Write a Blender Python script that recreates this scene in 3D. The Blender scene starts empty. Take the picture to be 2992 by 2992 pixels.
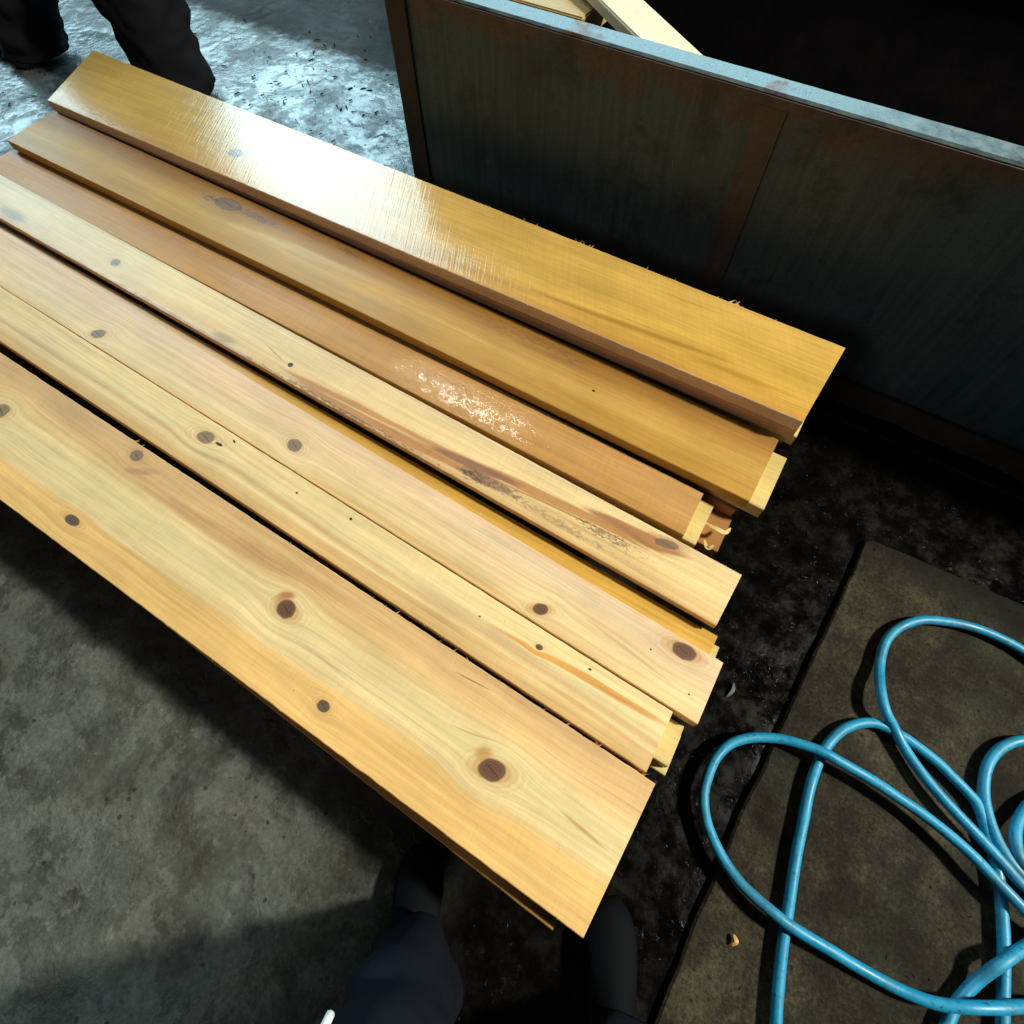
import bpy, bmesh, math, random
from mathutils import Vector, Matrix, noise as mnoise
random.seed(11)
R = math.radians
sc = bpy.context.scene
COL = sc.collection

# ------------------------------------------------------------------ camera
cam_d = bpy.data.cameras.new("camera"); cam = bpy.data.objects.new("camera", cam_d); COL.objects.link(cam)
cam_d.sensor_width = 36.0; cam_d.lens = 19.5652
cam_d.clip_start = 0.02; cam_d.clip_end = 100.0
cam.matrix_world = Matrix(((0.841807,-0.474475,0.257362,0.000000),(0.539572,0.752892,-0.376850,0.000000),(-0.014960,0.456100,0.889803,1.350000),(0,0,0,1)))
sc.camera = cam
CAM_H = 1.35

# ------------------------------------------------------------------ world and lamps
w = bpy.data.worlds.new("World"); sc.world = w; w.use_nodes = True
bg = w.node_tree.nodes["Background"]; bg.inputs[0].default_value = (0.55, 0.66, 0.62, 1); bg.inputs[1].default_value = 0.018

def area(name, loc, aim, sx, sy, power, col):
    d = bpy.data.lights.new(name, 'AREA'); d.shape = 'RECTANGLE'; d.size = sx; d.size_y = sy
    d.energy = power; d.color = col
    o = bpy.data.objects.new(name, d); COL.objects.link(o); o.location = loc
    o.rotation_euler = (Vector(aim) - Vector(loc)).to_track_quat('-Z', 'Y').to_euler()
    return o
# work lamp high up on the right, beyond the tank: every cast shadow in the picture comes from it
area('work_lamp', (3.7, 1.95, 4.1), (-0.4, 0.4, 0.2), 0.42, 0.42, 525, (1.0, 0.95, 0.80))
# the open, daylit side of the shed far behind the stack: gives the cold glare on wet boards, floor and tank rim
area('daylight_doorway', (-7.35, 3.95, 4.0), (-1.4, 1.0, 0.4), 5.5, 3.9, 450, (0.55, 0.87, 1.0))
# low open gap under the roof edge beyond the tank
area('daylight_gap', (-2.7, 7.6, 3.65), (-0.5, 1.2, 0.5), 5.7, 1.25, 300, (0.48, 0.86, 1.0))
# added dim fill from behind the photographer for the shaded sides, no known lamp
area('front_fill', (-1.6, -4.2, 3.3), (0, 0.6, 0.3), 1.8, 1.0, 29, (1.0, 0.90, 0.80))
# small roof lamp whose mirror image sparkles on the wet board
tl = area('roof_lamp', (-2.65, 2.95, 4.1), (-2.65, 2.95, 0.), 1.7, 0.08, 27, (1.0, 0.95, 0.82))

sc.view_settings.view_transform = 'Standard'; sc.view_settings.look = 'None'
sc.view_settings.exposure = 0.0; sc.view_settings.gamma = 1.0; sc.view_settings.use_curve_mapping = False

# ------------------------------------------------------------------ object helpers
def tag(o, label=None, cat=None, group=None, kind=None):
    if label: o['label'] = label
    if cat: o['category'] = cat
    if group: o['group'] = group
    if kind: o['kind'] = kind
    return o
def link(name, me, mat=None, parent=None, smooth=False):
    o = bpy.data.objects.new(name, me); COL.objects.link(o)
    if mat: me.materials.append(mat)
    if parent: o.parent = parent
    if smooth:
        for p in me.polygons: p.use_smooth = True
    return o
def empty(name, loc=(0, 0, 0)):
    o = bpy.data.objects.new(name, None); COL.objects.link(o); o.location = loc; o.empty_display_size = .1
    return o
def mesh(name, vs, fs):
    me = bpy.data.meshes.new(name); me.from_pydata([tuple(v) for v in vs], [], fs); me.update(); return me
def boxes(name, lst, mat, parent=None, bev=0.0):
    """one mesh made of axis boxes (x0,x1,y0,y1,z0,z1)"""
    bm = bmesh.new()
    for (x0, x1, y0, y1, z0, z1) in lst:
        vs = [bm.verts.new(p) for p in ((x0,y0,z0),(x1,y0,z0),(x1,y1,z0),(x0,y1,z0),(x0,y0,z1),(x1,y0,z1),(x1,y1,z1),(x0,y1,z1))]
        for f in ((3,2,1,0),(4,5,6,7),(0,1,5,4),(1,2,6,5),(2,3,7,6),(3,0,4,7)): bm.faces.new([vs[i] for i in f])
    if bev: bmesh.ops.bevel(bm, geom=bm.edges[:], offset=bev, segments=2, affect='EDGES', profile=.6)
    me = bpy.data.meshes.new(name); bm.to_mesh(me); bm.free()
    return link(name, me, mat, parent)
def catmull(P, n):
    out = []
    for i in range(len(P) - 1):
        a = P[max(i-1, 0)]; b = P[i]; c = P[i+1]; d = P[min(i+2, len(P)-1)]
        for k in range(n):
            t = k / n
            out.append(0.5 * ((2*b) + (c-a)*t + (2*a-5*b+4*c-d)*t*t + (3*b-a-3*c+d)*t*t*t))
    out.append(P[-1]); return out
def tube(name, pts, rad, mat, parent=None, seg=14):
    """swept round tube, rad a number or a list"""
    n = len(pts); vs = []; fs = []; up = Vector((0, 0, 1))
    for i, p in enumerate(pts):
        t = (pts[min(i+1, n-1)] - pts[max(i-1, 0)]).normalized()
        s = t.cross(up)
        if s.length < 1e-3: s = Vector((1, 0, 0))
        s.normalize(); u = s.cross(t).normalized()
        r = rad[i] if isinstance(rad, (list, tuple)) else rad
        for k in range(seg):
            a = 2*math.pi*k/seg; vs.append(p + s*math.cos(a)*r + u*math.sin(a)*r)
    for i in range(n-1):
        for k in range(seg):
            fs.append((i*seg+k, i*seg+(k+1) % seg, (i+1)*seg+(k+1) % seg, (i+1)*seg+k))
    fs.append(tuple(range(seg))[::-1]); fs.append(tuple((n-1)*seg+k for k in range(seg)))
    return link(name, mesh(name, vs, fs), mat, parent, True)

# ------------------------------------------------------------------ node helper
class NT:
    def __init__(s, name):
        s.mat = bpy.data.materials.new(name); s.mat.use_nodes = True; s.t = s.mat.node_tree
        s.b = s.t.nodes['Principled BSDF']
    def put(s, sock, v):
        if hasattr(v, 'links') or hasattr(v, 'is_linked'): s.t.links.new(v, sock)
        else:
            if isinstance(v, (tuple, list)) and len(v) == 3 and len(sock.default_value) == 4: v = (*v, 1)
            sock.default_value = v
    def m(s, op, a, b=None, c=None, clamp=False):
        n = s.t.nodes.new('ShaderNodeMath'); n.operation = op; n.use_clamp = clamp
        for i, v in enumerate((a, b, c)):
            if v is not None: s.put(n.inputs[i], v)
        return n.outputs[0]
    def mr(s, v, a, b, c=0., d=1., smooth=False):
        n = s.t.nodes.new('ShaderNodeMapRange'); n.clamp = True
        if smooth: n.interpolation_type = 'SMOOTHSTEP'
        for i, q in enumerate((v, a, b, c, d)): s.put(n.inputs[i], q)
        return n.outputs[0]
    def vec(s, x, y, z=0.):
        n = s.t.nodes.new('ShaderNodeCombineXYZ')
        for i, v in enumerate((x, y, z)): s.put(n.inputs[i], v)
        return n.outputs[0]
    def noise(s, v, scale=1., detail=3., rough=.5, dist=0., color=False):
        n = s.t.nodes.new('ShaderNodeTexNoise'); s.put(n.inputs['Vector'], v)
        n.inputs['Scale'].default_value = scale; n.inputs['Detail'].default_value = detail
        n.inputs['Roughness'].default_value = rough; n.inputs['Distortion'].default_value = dist
        return n.outputs['Color' if color else 'Fac']
    def vor(s, v, scale, feature='F1', rnd=1.):
        n = s.t.nodes.new('ShaderNodeTexVoronoi'); n.feature = feature; s.put(n.inputs['Vector'], v)
        n.inputs['Scale'].default_value = scale; n.inputs['Randomness'].default_value = rnd
        return n.outputs['Distance']
    def mix(s, f, a, b, mode='MIX'):
        n = s.t.nodes.new('ShaderNodeMix'); n.data_type = 'RGBA'; n.blend_type = mode
        s.put(n.inputs[0], f); s.put(n.inputs[6], a); s.put(n.inputs[7], b); return n.outputs[2]
    def ramp(s, v, stops, interp='LINEAR'):
        n = s.t.nodes.new('ShaderNodeValToRGB'); n.color_ramp.interpolation = interp
        e = n.color_ramp.elements
        while len(e) > 1: e.remove(e[0])
        e[0].position = stops[0][0]; e[0].color = (*stops[0][1], 1)
        for p, c in stops[1:]:
            q = e.new(p); q.color = (*c, 1)
        s.put(n.inputs[0], v); return n.outputs[0]
    def sep(s, v):
        n = s.t.nodes.new('ShaderNodeSeparateXYZ'); s.put(n.inputs[0], v); return n.outputs
    def uv(s):
        n = s.t.nodes.new('ShaderNodeUVMap'); n.uv_map = 'UVMap'; return n.outputs[0]
    def obj(s): return s.t.nodes.new('ShaderNodeTexCoord').outputs['Object']
    def pos(s): return s.t.nodes.new('ShaderNodeNewGeometry').outputs['Position']
    def bump(s, h, strength, dist=.001, normal=None):
        n = s.t.nodes.new('ShaderNodeBump'); n.inputs['Strength'].default_value = strength; n.inputs['Distance'].default_value = dist
        s.put(n.inputs['Height'], h)
        if normal: s.put(n.inputs['Normal'], normal)
        return n.outputs[0]
    def out(s, **k):
        for a, v in k.items(): s.put(s.b.inputs[a.replace('_', ' ')], v)
        return s.mat

# ------------------------------------------------------------------ wood
CREAM = (.78, .570, .275); ORANGE = (.78, .47, .165); TAN = (.70, .430, .185); GREEN = (.74, .575, .285)
def wood(name, width, stops, knots=(), stains=(), dirt=(), seed=0., rough=.5, coat=0., coat_rough=.1, saw=.3, slant=.15,
         lines=.16, warp=.02, dark=1.0, wetzone=None, grey=.0, speck=.5, drops=None, coat_ior=1.36):
    n = NT(name); s = n.sep(n.uv()); x, y = s[0], s[1]
    n1 = n.noise(n.vec(n.m('MULTIPLY', x, 1.4), n.m('MULTIPLY', y, 7.), seed), 1., 2.)
    n2 = n.noise(n.vec(n.m('MULTIPLY', x, 9.), n.m('MULTIPLY', y, 25.), seed+4), 1., 2.)
    Y = n.m('ADD', y, n.m('MULTIPLY', n.m('SUBTRACT', n1, .5), warp))
    Y = n.m('ADD', Y, n.m('MULTIPLY', n.m('SUBTRACT', n2, .5), .004))
    jag = n.m('MULTIPLY', n.m('SUBTRACT', n.noise(n.vec(n.m('MULTIPLY', x, 60.), n.m('MULTIPLY', y, 60.), seed), 1., 4.), .5), .42)
    core = halo = rim = outr = crack = None; kcol = []
    for (kx, ky, ra, rb, ty) in knots:
        dx = n.m('SUBTRACT', x, kx); dy = n.m('SUBTRACT', y, ky)
        rot = ((kx*97.3) % 1.-.5)*.9; cr, sr = math.cos(rot), math.sin(rot)
        a = n.m('DIVIDE', n.m('ADD', n.m('MULTIPLY', dx, cr), n.m('MULTIPLY', dy, sr)), ra*.80); b = n.m('DIVIDE', n.m('SUBTRACT', n.m('MULTIPLY', dy, cr), n.m('MULTIPLY', dx, sr)), rb*.84)
        a2 = n.m('MULTIPLY', a, a); b2 = n.m('MULTIPLY', b, b)
        if ty != 2:
            g = n.m('EXPONENT', n.m('MULTIPLY', n.m('ADD', n.m('DIVIDE', a2, 9.), n.m('DIVIDE', b2, 7.)), -1.))
            Y = n.m('SUBTRACT', Y, n.m('MULTIPLY', n.m('MULTIPLY', dy, g), .8))
        d = n.m('ADD', n.m('SQRT', n.m('ADD', a2, b2)), jag)
        c = n.mr(d, 1.08, .88); h = n.mr(n.m('SQRT', n.m('ADD', n.m('MULTIPLY', a2, .55), n.m('MULTIPLY', b2, 1.5))), 1.9, .9, 0., {0: .75, 1: .22, 2: .1, 3: .45}[ty], True)
        r = n.m('MULTIPLY', n.m('SUBTRACT', 1., n.m('MULTIPLY', n.m('ABSOLUTE', n.m('SUBTRACT', d, 1.)), 5.), clamp=True), {0: .85, 1: .55, 2: 0., 3: 1.}[ty])
        kc = {0: (.135, .060, .036), 1: (.175, .115, .075), 2: (.035, .02, .012), 3: (.12, .075, .055)}[ty]
        rings = n.m('SINE', n.m('MULTIPLY', n.m('ADD', d, n.m('MULTIPLY', jag, .6)), 21.))
        if ty != 2:
            dd = n.m('SQRT', n.m('ADD', n.m('MULTIPLY', a2, .45), n.m('MULTIPLY', b2, .9)))
            og = n.m('MULTIPLY', n.m('POWER', n.m('ABSOLUTE', n.m('SINE', n.m('MULTIPLY', n.m('ADD', dd, n.m('MULTIPLY', jag, .5)), 8.))), 3.), n.mr(dd, 2.4, .8, 0., .36))
            outr = og if outr is None else n.m('MAXIMUM', outr, og)
            ck = n.m('MULTIPLY', n.mr(n.m('ABSOLUTE', n.m('ADD', n.m('MULTIPLY', a, .35+rot), n.m('MULTIPLY', b, .9))), .10, .02), n.mr(d, 1.0, .35))
            crack = ck if crack is None else n.m('MAXIMUM', crack, ck)
        kcol.append((c, kc, rings, ty))
        halo = h if halo is None else n.m('MAXIMUM', halo, h)
        rim = r if rim is None else n.m('MAXIMUM', rim, r)
    yf = n.m('DIVIDE', Y, width)
    wob = n.m('MULTIPLY', n.m('SUBTRACT', n.noise(n.vec(n.m('MULTIPLY', x, 1.1), n.m('MULTIPLY', Y, 14.), seed+9), 1., 3.), .5), .20)
    col = n.ramp(n.m('ADD', yf, wob), [(p, tuple(q*dark for q in c)) for p, c in stops])
    # stains follow the grain (elongated ellipses with ragged edges)
    for (cx, cy, rx, ry, sl, c, st, hard) in stains:
        dx = n.m('SUBTRACT', x, cx); dy = n.m('SUBTRACT', n.m('SUBTRACT', Y, cy), n.m('MULTIPLY', dx, sl))
        q = n.m('SQRT', n.m('ADD', n.m('POWER', n.m('DIVIDE', dx, rx), 2.), n.m('POWER', n.m('DIVIDE', dy, ry), 2.)))
        q = n.m('ADD', q, n.m('MULTIPLY', n.m('SUBTRACT', n.noise(n.vec(n.m('MULTIPLY', x, 5.), n.m('MULTIPLY', Y, 130.), seed+cx), 1., 3.), .5), .55))
        col = n.mix(n.m('MULTIPLY', n.mr(q, 1., 1.-hard, 0., 1., True), st), col, c)
    # growth lines
    ph = n.m('ADD', n.m('MULTIPLY', Y, 150.), n.m('MULTIPLY', n.noise(n.vec(n.m('MULTIPLY', x, .7), n.m('MULTIPLY', Y, 22.), seed+2), 1., 2.), 9.))
    ln = n.m('POWER', n.m('ABSOLUTE', n.m('SINE', ph)), 6.)
    amt = n.m('MULTIPLY', n.mr(n.noise(n.vec(n.m('MULTIPLY', x, 2.), n.m('MULTIPLY', Y, 18.), seed+7), 1., 2.), .35, .7), lines)
    col = n.mix(n.m('MULTIPLY', ln, amt), col, (.40*dark, .19*dark, .06*dark))
    g1 = n.noise(n.vec(n.m('MULTIPLY', x, 2.2), n.m('MULTIPLY', Y, 120.), seed+1), 1., 4., .6)
    g2 = n.noise(n.vec(n.m('MULTIPLY', x, 14.), n.m('MULTIPLY', Y, 800.), seed+3), 1., 3., .6)
    g3 = n.noise(n.vec(n.m('MULTIPLY', x, 3.), n.m('MULTIPLY', y, 12.), seed+5), 1., 4., .6)
    v = n.m('MULTIPLY', n.mr(g1, .30, .70, .87, 1.09), n.mr(g2, .30, .70, .90, 1.07))
    blo = n.noise(n.vec(n.m('MULTIPLY', x, 6.), n.m('MULTIPLY', y, 16.), seed+33), 1., 5., .65); v = n.m('MULTIPLY', v, n.mr(blo, .3, .7, .90, 1.07))
    sk = n.noise(n.vec(n.m('MULTIPLY', x, 4.), n.m('MULTIPLY', Y, 300.), seed+19), 1., 3., .55); v = n.m('MULTIPLY', v, n.mr(sk, .58, .72, 1., .86))
    v = n.m('MULTIPLY', v, n.mr(g3, .25, .75, .88, 1.10))
    sw = n.noise(n.vec(n.m('ADD', n.m('MULTIPLY', x, 210.), n.m('MULTIPLY', y, 210.*slant)), n.m('MULTIPLY', y, 7.), seed+8), 1., 2.)
    sv = min(saw, .5); v = n.m('MULTIPLY', v, n.mr(sw, .3, .7, 1.-.10*sv, 1.+.05*sv))
    col = n.mix(1., col, n.vec(v, v, v), 'MULTIPLY')
    if halo is not None: col = n.mix(n.m('MULTIPLY', halo, .75), col, tuple(q*dark for q in (.46, .215, .062)))
    if outr is not None: col = n.mix(outr, col, tuple(q*dark for q in (.40, .195, .065)))
    if rim is not None: col = n.mix(rim, col, (.035, .016, .010))
    for c, kc, rings, ty in kcol:
        k2 = n.mix(n.mr(rings, -1, 1, 0., .8), kc, tuple(q*.50 for q in kc)); k2 = n.mix(n.mr(g2, .3, .7, 0., .4), k2, tuple(q*1.5 for q in kc))
        col = n.mix(c if ty != 1 else n.m('MULTIPLY', c, .85), col, k2)
    if crack is not None: col = n.mix(n.m('MULTIPLY', crack, .8), col, (.03, .014, .009))
    # black specks and mould
    vo = n.vor(n.vec(n.m('MULTIPLY', x, 1.), n.m('MULTIPLY', y, 1.6), seed), 38.)
    gate = n.mr(n.noise(n.vec(n.m('MULTIPLY', x, 6.), n.m('MULTIPLY', y, 14.), seed+12), 1., 1.), .60, .68)
    col = n.mix(n.m('MULTIPLY', n.m('MULTIPLY', n.mr(vo, .075, .04), gate), speck), col, (.05, .028, .014))
    for (cx, cy, rx, ry, st, fine) in dirt:
        dx = n.m('DIVIDE', n.m('SUBTRACT', x, cx), rx); dy = n.m('DIVIDE', n.m('SUBTRACT', y, cy), ry)
        q = n.m('SQRT', n.m('ADD', n.m('MULTIPLY', dx, dx), n.m('MULTIPLY', dy, dy)))
        fall = n.mr(q, 1., .25)
        nn = n.noise(n.vec(n.m('MULTIPLY', x, 90.*fine), n.m('MULTIPLY', y, 260.*fine), seed+cx), 1., 4., .7)
        thr = n.m('SUBTRACT', .72, n.m('MULTIPLY', fall, .28))
        k = n.mr(n.m('SUBTRACT', nn, thr), 0., .07)
        col = n.mix(n.m('MULTIPLY', n.m('MULTIPLY', k, n.mr(fall, 0., .2)), st), col, (.10, .045, .032))
    fib = n.noise(n.vec(n.m('MULTIPLY', x, 30.), n.m('MULTIPLY', y, 700.), seed+6), 1., 3.)
    h = n.m('ADD', n.m('MULTIPLY', sw, saw), n.m('MULTIPLY', fib, .35 if saw < .9 else .10))
    nrm = n.bump(h, .35, .0006)
    ro = n.mr(g3, .3, .7, rough-.07, rough+.10)
    k = dict(Base_Color=col, Roughness=ro, Normal=nrm, IOR=1.42)
    if coat or wetzone or drops:
        cw = coat
        if wetzone:
            cx, cy, rx, ry, st = wetzone
            dx = n.m('DIVIDE', n.m('SUBTRACT', x, cx), rx); dy = n.m('DIVIDE', n.m('SUBTRACT', y, cy), ry)
            q = n.m('ADD', n.m('SQRT', n.m('ADD', n.m('MULTIPLY', dx, dx), n.m('MULTIPLY', dy, dy))), n.m('MULTIPLY', n.m('SUBTRACT', g3, .5), .9))
            cw = n.m('ADD', n.m('MULTIPLY', n.mr(q, 1., .5), st), coat, clamp=True)
        wv = n.noise(n.vec(n.m('MULTIPLY', x, 85. if drops else 62.), n.m('MULTIPLY', y, 140. if drops else 110.), seed+15), 1., 3.)
        drp = None
        if drops:
            vd = n.vor(n.vec(n.m('MULTIPLY', x, .8), y, seed), 82.)
            gq = n.mr(n.noise(n.vec(n.m('MULTIPLY', x, 25.), n.m('MULTIPLY', y, 40.), seed+21), 1., 3., .6), .44, .53)
            (cx, cy, rx, ry) = drops
            dx = n.m('DIVIDE', n.m('SUBTRACT', x, cx), rx); dy = n.m('DIVIDE', n.m('SUBTRACT', y, cy), ry)
            q = n.m('SQRT', n.m('ADD', n.m('MULTIPLY', dx, dx), n.m('MULTIPLY', dy, dy)))
            gate2 = n.m('MULTIPLY', n.mr(q, 1., .6), gq)
            drp = n.m('MULTIPLY', n.mr(vd, .45, .0, 0., 1., True), gate2)
            cw = n.m('MAXIMUM', cw, n.m('MULTIPLY', gate2, 1.))
        hh = n.m('ADD', n.m('MULTIPLY', wv, .40 if drops else .45), n.m('MULTIPLY', sw, .05 if saw < .9 else .85))
        if drp is not None: hh = n.m('ADD', hh, n.m('MULTIPLY', drp, .50))
        cn = n.bump(hh, .6, .0014)
        k.update(Coat_Weight=cw, Coat_Roughness=coat_rough, Coat_IOR=coat_ior, Coat_Normal=cn)
    return n.out(**k)

def board(name, q, z, th, mat, label, seed=0, jit=.0007, splinters=(), nseg=130, tilt=0., smat=None):
    """q: lower-left, lower-right, upper-right, upper-left corners on its top face, metres"""
    A, B, Cc, D = [Vector((p[0], p[1])) for p in q]
    ex = (B - A).normalized(); ey = Vector((-ex.y, ex.x))
    loc = lambda p: ((p - B).dot(ex), (p - B).dot(ey))
    a, b, c, d = loc(A), loc(B), loc(Cc), loc(D)
    ch = .0016; vs = []; uvs = []; fs = []
    for i in range(nseg+1):
        t = i / nseg
        lx, ly = a[0]+(b[0]-a[0])*t, a[1]+(b[1]-a[1])*t
        ux, uy = d[0]+(c[0]-d[0])*t, d[1]+(c[1]-d[1])*t
        j = lambda k: (mnoise.noise(Vector((lx*34, k*9.1+seed, seed))) + .7*mnoise.noise(Vector((lx*110, k*5.3, seed*2.)))) * jit
        zz = mnoise.noise(Vector((lx*1.1, seed, 3.)))*.0012
        ly += j(1)+.0008*mnoise.noise(Vector((lx*2, seed, 1))); uy += j(2)
        prof = [(lx, ly, ch+j(3)*.4), (lx, ly+ch, 0), (ux, uy-ch, 0), (ux, uy, ch+j(4)*.4),
                (ux, uy+j(5)*.3, th-ch), (ux, uy-ch, th), (lx, ly+ch, th), (lx, ly+j(6)*.3, th-ch)]
        per = [ly-ch, ly+ch, uy-ch, uy+ch, uy+th, uy+th+.01, ly-th-.01, ly-th]
        for (px, py, pz), pv in zip(prof, per):
            vs.append((px, py, th-pz+zz)); uvs.append((px, pv))
    for i in range(nseg):
        for k in range(8):
            k2 = (k+1) % 8
            fs.append((i*8+k, (i+1)*8+k, (i+1)*8+k2, i*8+k2))
    fs.append(tuple(range(8))[::1]); fs.append(tuple(nseg*8+k for k in range(8))[::-1])
    rnd = random.Random(seed*7+3)
    for (side, x0, x1, cnt, ln) in splinters:
        for _ in range(cnt):
            x = rnd.uniform(x0, x1); t = (x-a[0])/(b[0]-a[0])
            y = (a[1]+(b[1]-a[1])*t) if side < 0 else (d[1]+(c[1]-d[1])*t)
            l = ln*rnd.uniform(.4, 1.2); wv = l*.10; sgn = side
            dirx = rnd.choice((-1, 1))*rnd.uniform(.4, 1.); o = len(vs)
            P = [(x, y-sgn*.001, th-.002), (x+dirx*wv*5, y-sgn*.001, th-.002), (x+dirx*l*.7, y+sgn*l*.22, th+rnd.uniform(-.002, .004)),
                 (x+dirx*l, y+sgn*l*.42, th+rnd.uniform(-.003, .008)), (x+dirx*wv*2, y-sgn*.001, th-.004)]
            for p in P: vs.append(p); uvs.append((p[0], y-sgn*.01))
            fs += [(o, o+1, o+2), (o, o+2, o+3), (o+1, o+4, o+2), (o+4, o+3, o+2), (o+4, o, o+3)]
    me = mesh(name, vs, fs); ul = me.uv_layers.new(name='UVMap')
    for l in me.loops: ul.data[l.index].uv = uvs[l.vertex_index]
    o = link(name, me, mat)
    bm = bmesh.new(); bm.from_mesh(me); bmesh.ops.recalc_face_normals(bm, faces=bm.faces[:]); bm.to_mesh(me); bm.free()
    o.location = (B.x, B.y, z-th); o.rotation_euler = (0, -math.asin(tilt/abs(a[0])) if tilt else 0, math.atan2(ex.y, ex.x))
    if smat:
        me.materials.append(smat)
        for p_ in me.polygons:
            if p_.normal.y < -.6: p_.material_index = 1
    tag(o, label, 'plank', 'sawn planks piled on the floor')
    return o

P = {"p1": {"z": 0.28, "q": [[-2.44, -0.1383], [0.1843, -0.1134], [0.1834, 0.1428], [-2.44, 0.1363]], "knots": [[-0.7563, 0.1503, 0.0233, 0.0198, 0], [-0.249, 0.1237, 0.0273, 0.02, 0], [-1.2899, 0.0523, 0.0239, 0.0113, 3], [-0.5708, 0.0486, 0.0145, 0.0103, 3], [-1.6893, 0.1543, 0.0253, 0.0219, 1], [-1.3024, 0.24, 0.0195, 0.015, 1]]}, "p2": {"z": 0.28, "q": [[-2.4, 0.1666], [0.1622, 0.1489], [0.1585, 0.2658], [-2.4, 0.2924]], "knots": [[-1.186, 0.0789, 0.0269, 0.0179, 1], [-0.7575, 0.0996, 0.005, 0.0038, 2], [-0.271, 0.0846, 0.0081, 0.006, 3], [-0.1685, 0.1009, 0.0039, 0.0029, 2], [-1.145, 0.082, 0.0132, 0.0044, 2], [-1.1201, 0.1067, 0.0073, 0.0029, 2], [-0.901, 0.084, 0.004, 0.0027, 2], [-0.4012, 0.0726, 0.0032, 0.0021, 2]]}, "p3": {"z": 0.28, "q": [[-2.47, 0.2929], [0.2046, 0.2694], [0.2004, 0.3972], [-2.47, 0.4453]], "knots": [[-1.7169, 0.0316, 0.0237, 0.0164, 1], [-1.0348, 0.0525, 0.0227, 0.017, 1], [-0.3498, 0.0291, 0.0178, 0.0126, 0], [-0.0761, 0.1068, 0.0274, 0.017, 0], [-0.1311, 0.0759, 0.0029, 0.0019, 2], [-0.035, 0.0396, 0.0027, 0.0018, 2]]}, "p5": {"z": 0.28, "q": [[-2.43, 0.4691], [0.1607, 0.4551], [0.1626, 0.582], [-2.43, 0.6026]], "knots": [[-1.8581, 0.0586, 0.0184, 0.0143, 1], [-1.1679, 0.0453, 0.0096, 0.008, 2], [-0.1568, 0.1068, 0.0289, 0.0107, 1]]}, "p6": {"z": 0.28, "q": [[-2.45, 0.595], [0.0261, 0.5995], [0.0202, 0.7163], [-2.44, 0.7385]], "knots": []}, "p7": {"z": 0.314, "q": [[-2.425, 0.7066], [0.1083, 0.7254], [0.1049, 0.9075], [-2.442, 0.895]], "knots": [[-1.6694, 0.1391, 0.0547, 0.0252, 1], [-0.418, 0.0884, 0.0052, 0.0039, 2]]}, "p8": {"z": 0.3862, "q": [[-2.4508, 0.9036], [0.1249, 0.9143], [0.1358, 1.1639], [-2.5978, 1.2064]], "knots": [[-1.7835, 0.0979, 0.0323, 0.0208, 1]]}}
TH = .034
def Z(k): return .28 + TH*k
T = TH-.0006
mats = {}
mats['p1'] = wood('pine_wide', .256, [(0., ORANGE), (.26, ORANGE), (.33, CREAM), (.55, GREEN), (.66, CREAM), (.74, (.72, .47, .20)), (.82, TAN), (.90, (.68, .42, .18)), (1., (.62, .37, .16))],
    P['p1']['knots'], seed=1.3, saw=.35, lines=.22, warp=.035, rough=.48,
    stains=[(-.075, .127, .062, .0045, -.12, (.42, .22, .08), .7, .8), (-.95, .205, .33, .022, .05, (.52, .28, .12), .75, .6), (-.60, .11, .10, .004, -.1, (.50, .40, .26), .5, .8),
            (-.36, .236, .05, .0022, .12, (.20, .11, .06), .75, .6), (-.775, .164, .024, .012, .2, (.38, .15, .05), .9, .8), (-.277, .130, .022, .013, .1, (.50, .24, .05), .8, .9),
            (-.31, .150, .05, .003, .1, (.36, .22, .10), .6, .7), (-1.26, .222, .05, .012, .3, (.50, .28, .13), .8, .5)])
mats['p2'] = wood('pine_striped', .117, [(0., (.62, .37, .14)), (.16, (.66, .42, .17)), (.3, CREAM), (.42, (.62, .40, .18)), (.52, GREEN), (.64, CREAM), (.78, CREAM), (1., CREAM)],
    P['p2']['knots'], seed=5.1, saw=.3, lines=.28, warp=.02, rough=.46,
    stains=[(-.19, .079, .21, .0085, .05, (.62, .29, .065), .95, .45), (-.08, .080, .10, .006, .06, (.46, .20, .04), .6, .6), (-.55, .028, .5, .010, .02, (.58, .32, .11), .6, .6), (-.4, .060, .22, .014, .0, (.58, .37, .19), .5, .6),
            (-.1, .030, .18, .006, -.02, (.55, .29, .09), .6, .6)])
mats['p3'] = wood('pine_pale', .128, [(0., (.74, .47, .20)), (.14, (.74, .52, .25)), (.3, (.78, .56, .29)), (.55, (.74, .52, .28)), (.8, (.78, .53, .30)), (1., (.72, .49, .30))],
    P['p3']['knots'], seed=8.7, saw=.2, lines=.18, warp=.02, rough=.46, coat=.10, coat_rough=.3,
    stains=[(-.17, .052, .14, .005, -.08, (.50, .32, .14), .6, .7), (-.35, .1, .5, .02, 0., (.62, .50, .33), .5, .7), (-.7, .008, .5, .006, .01, (.64, .40, .15), .7, .6)])
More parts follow.
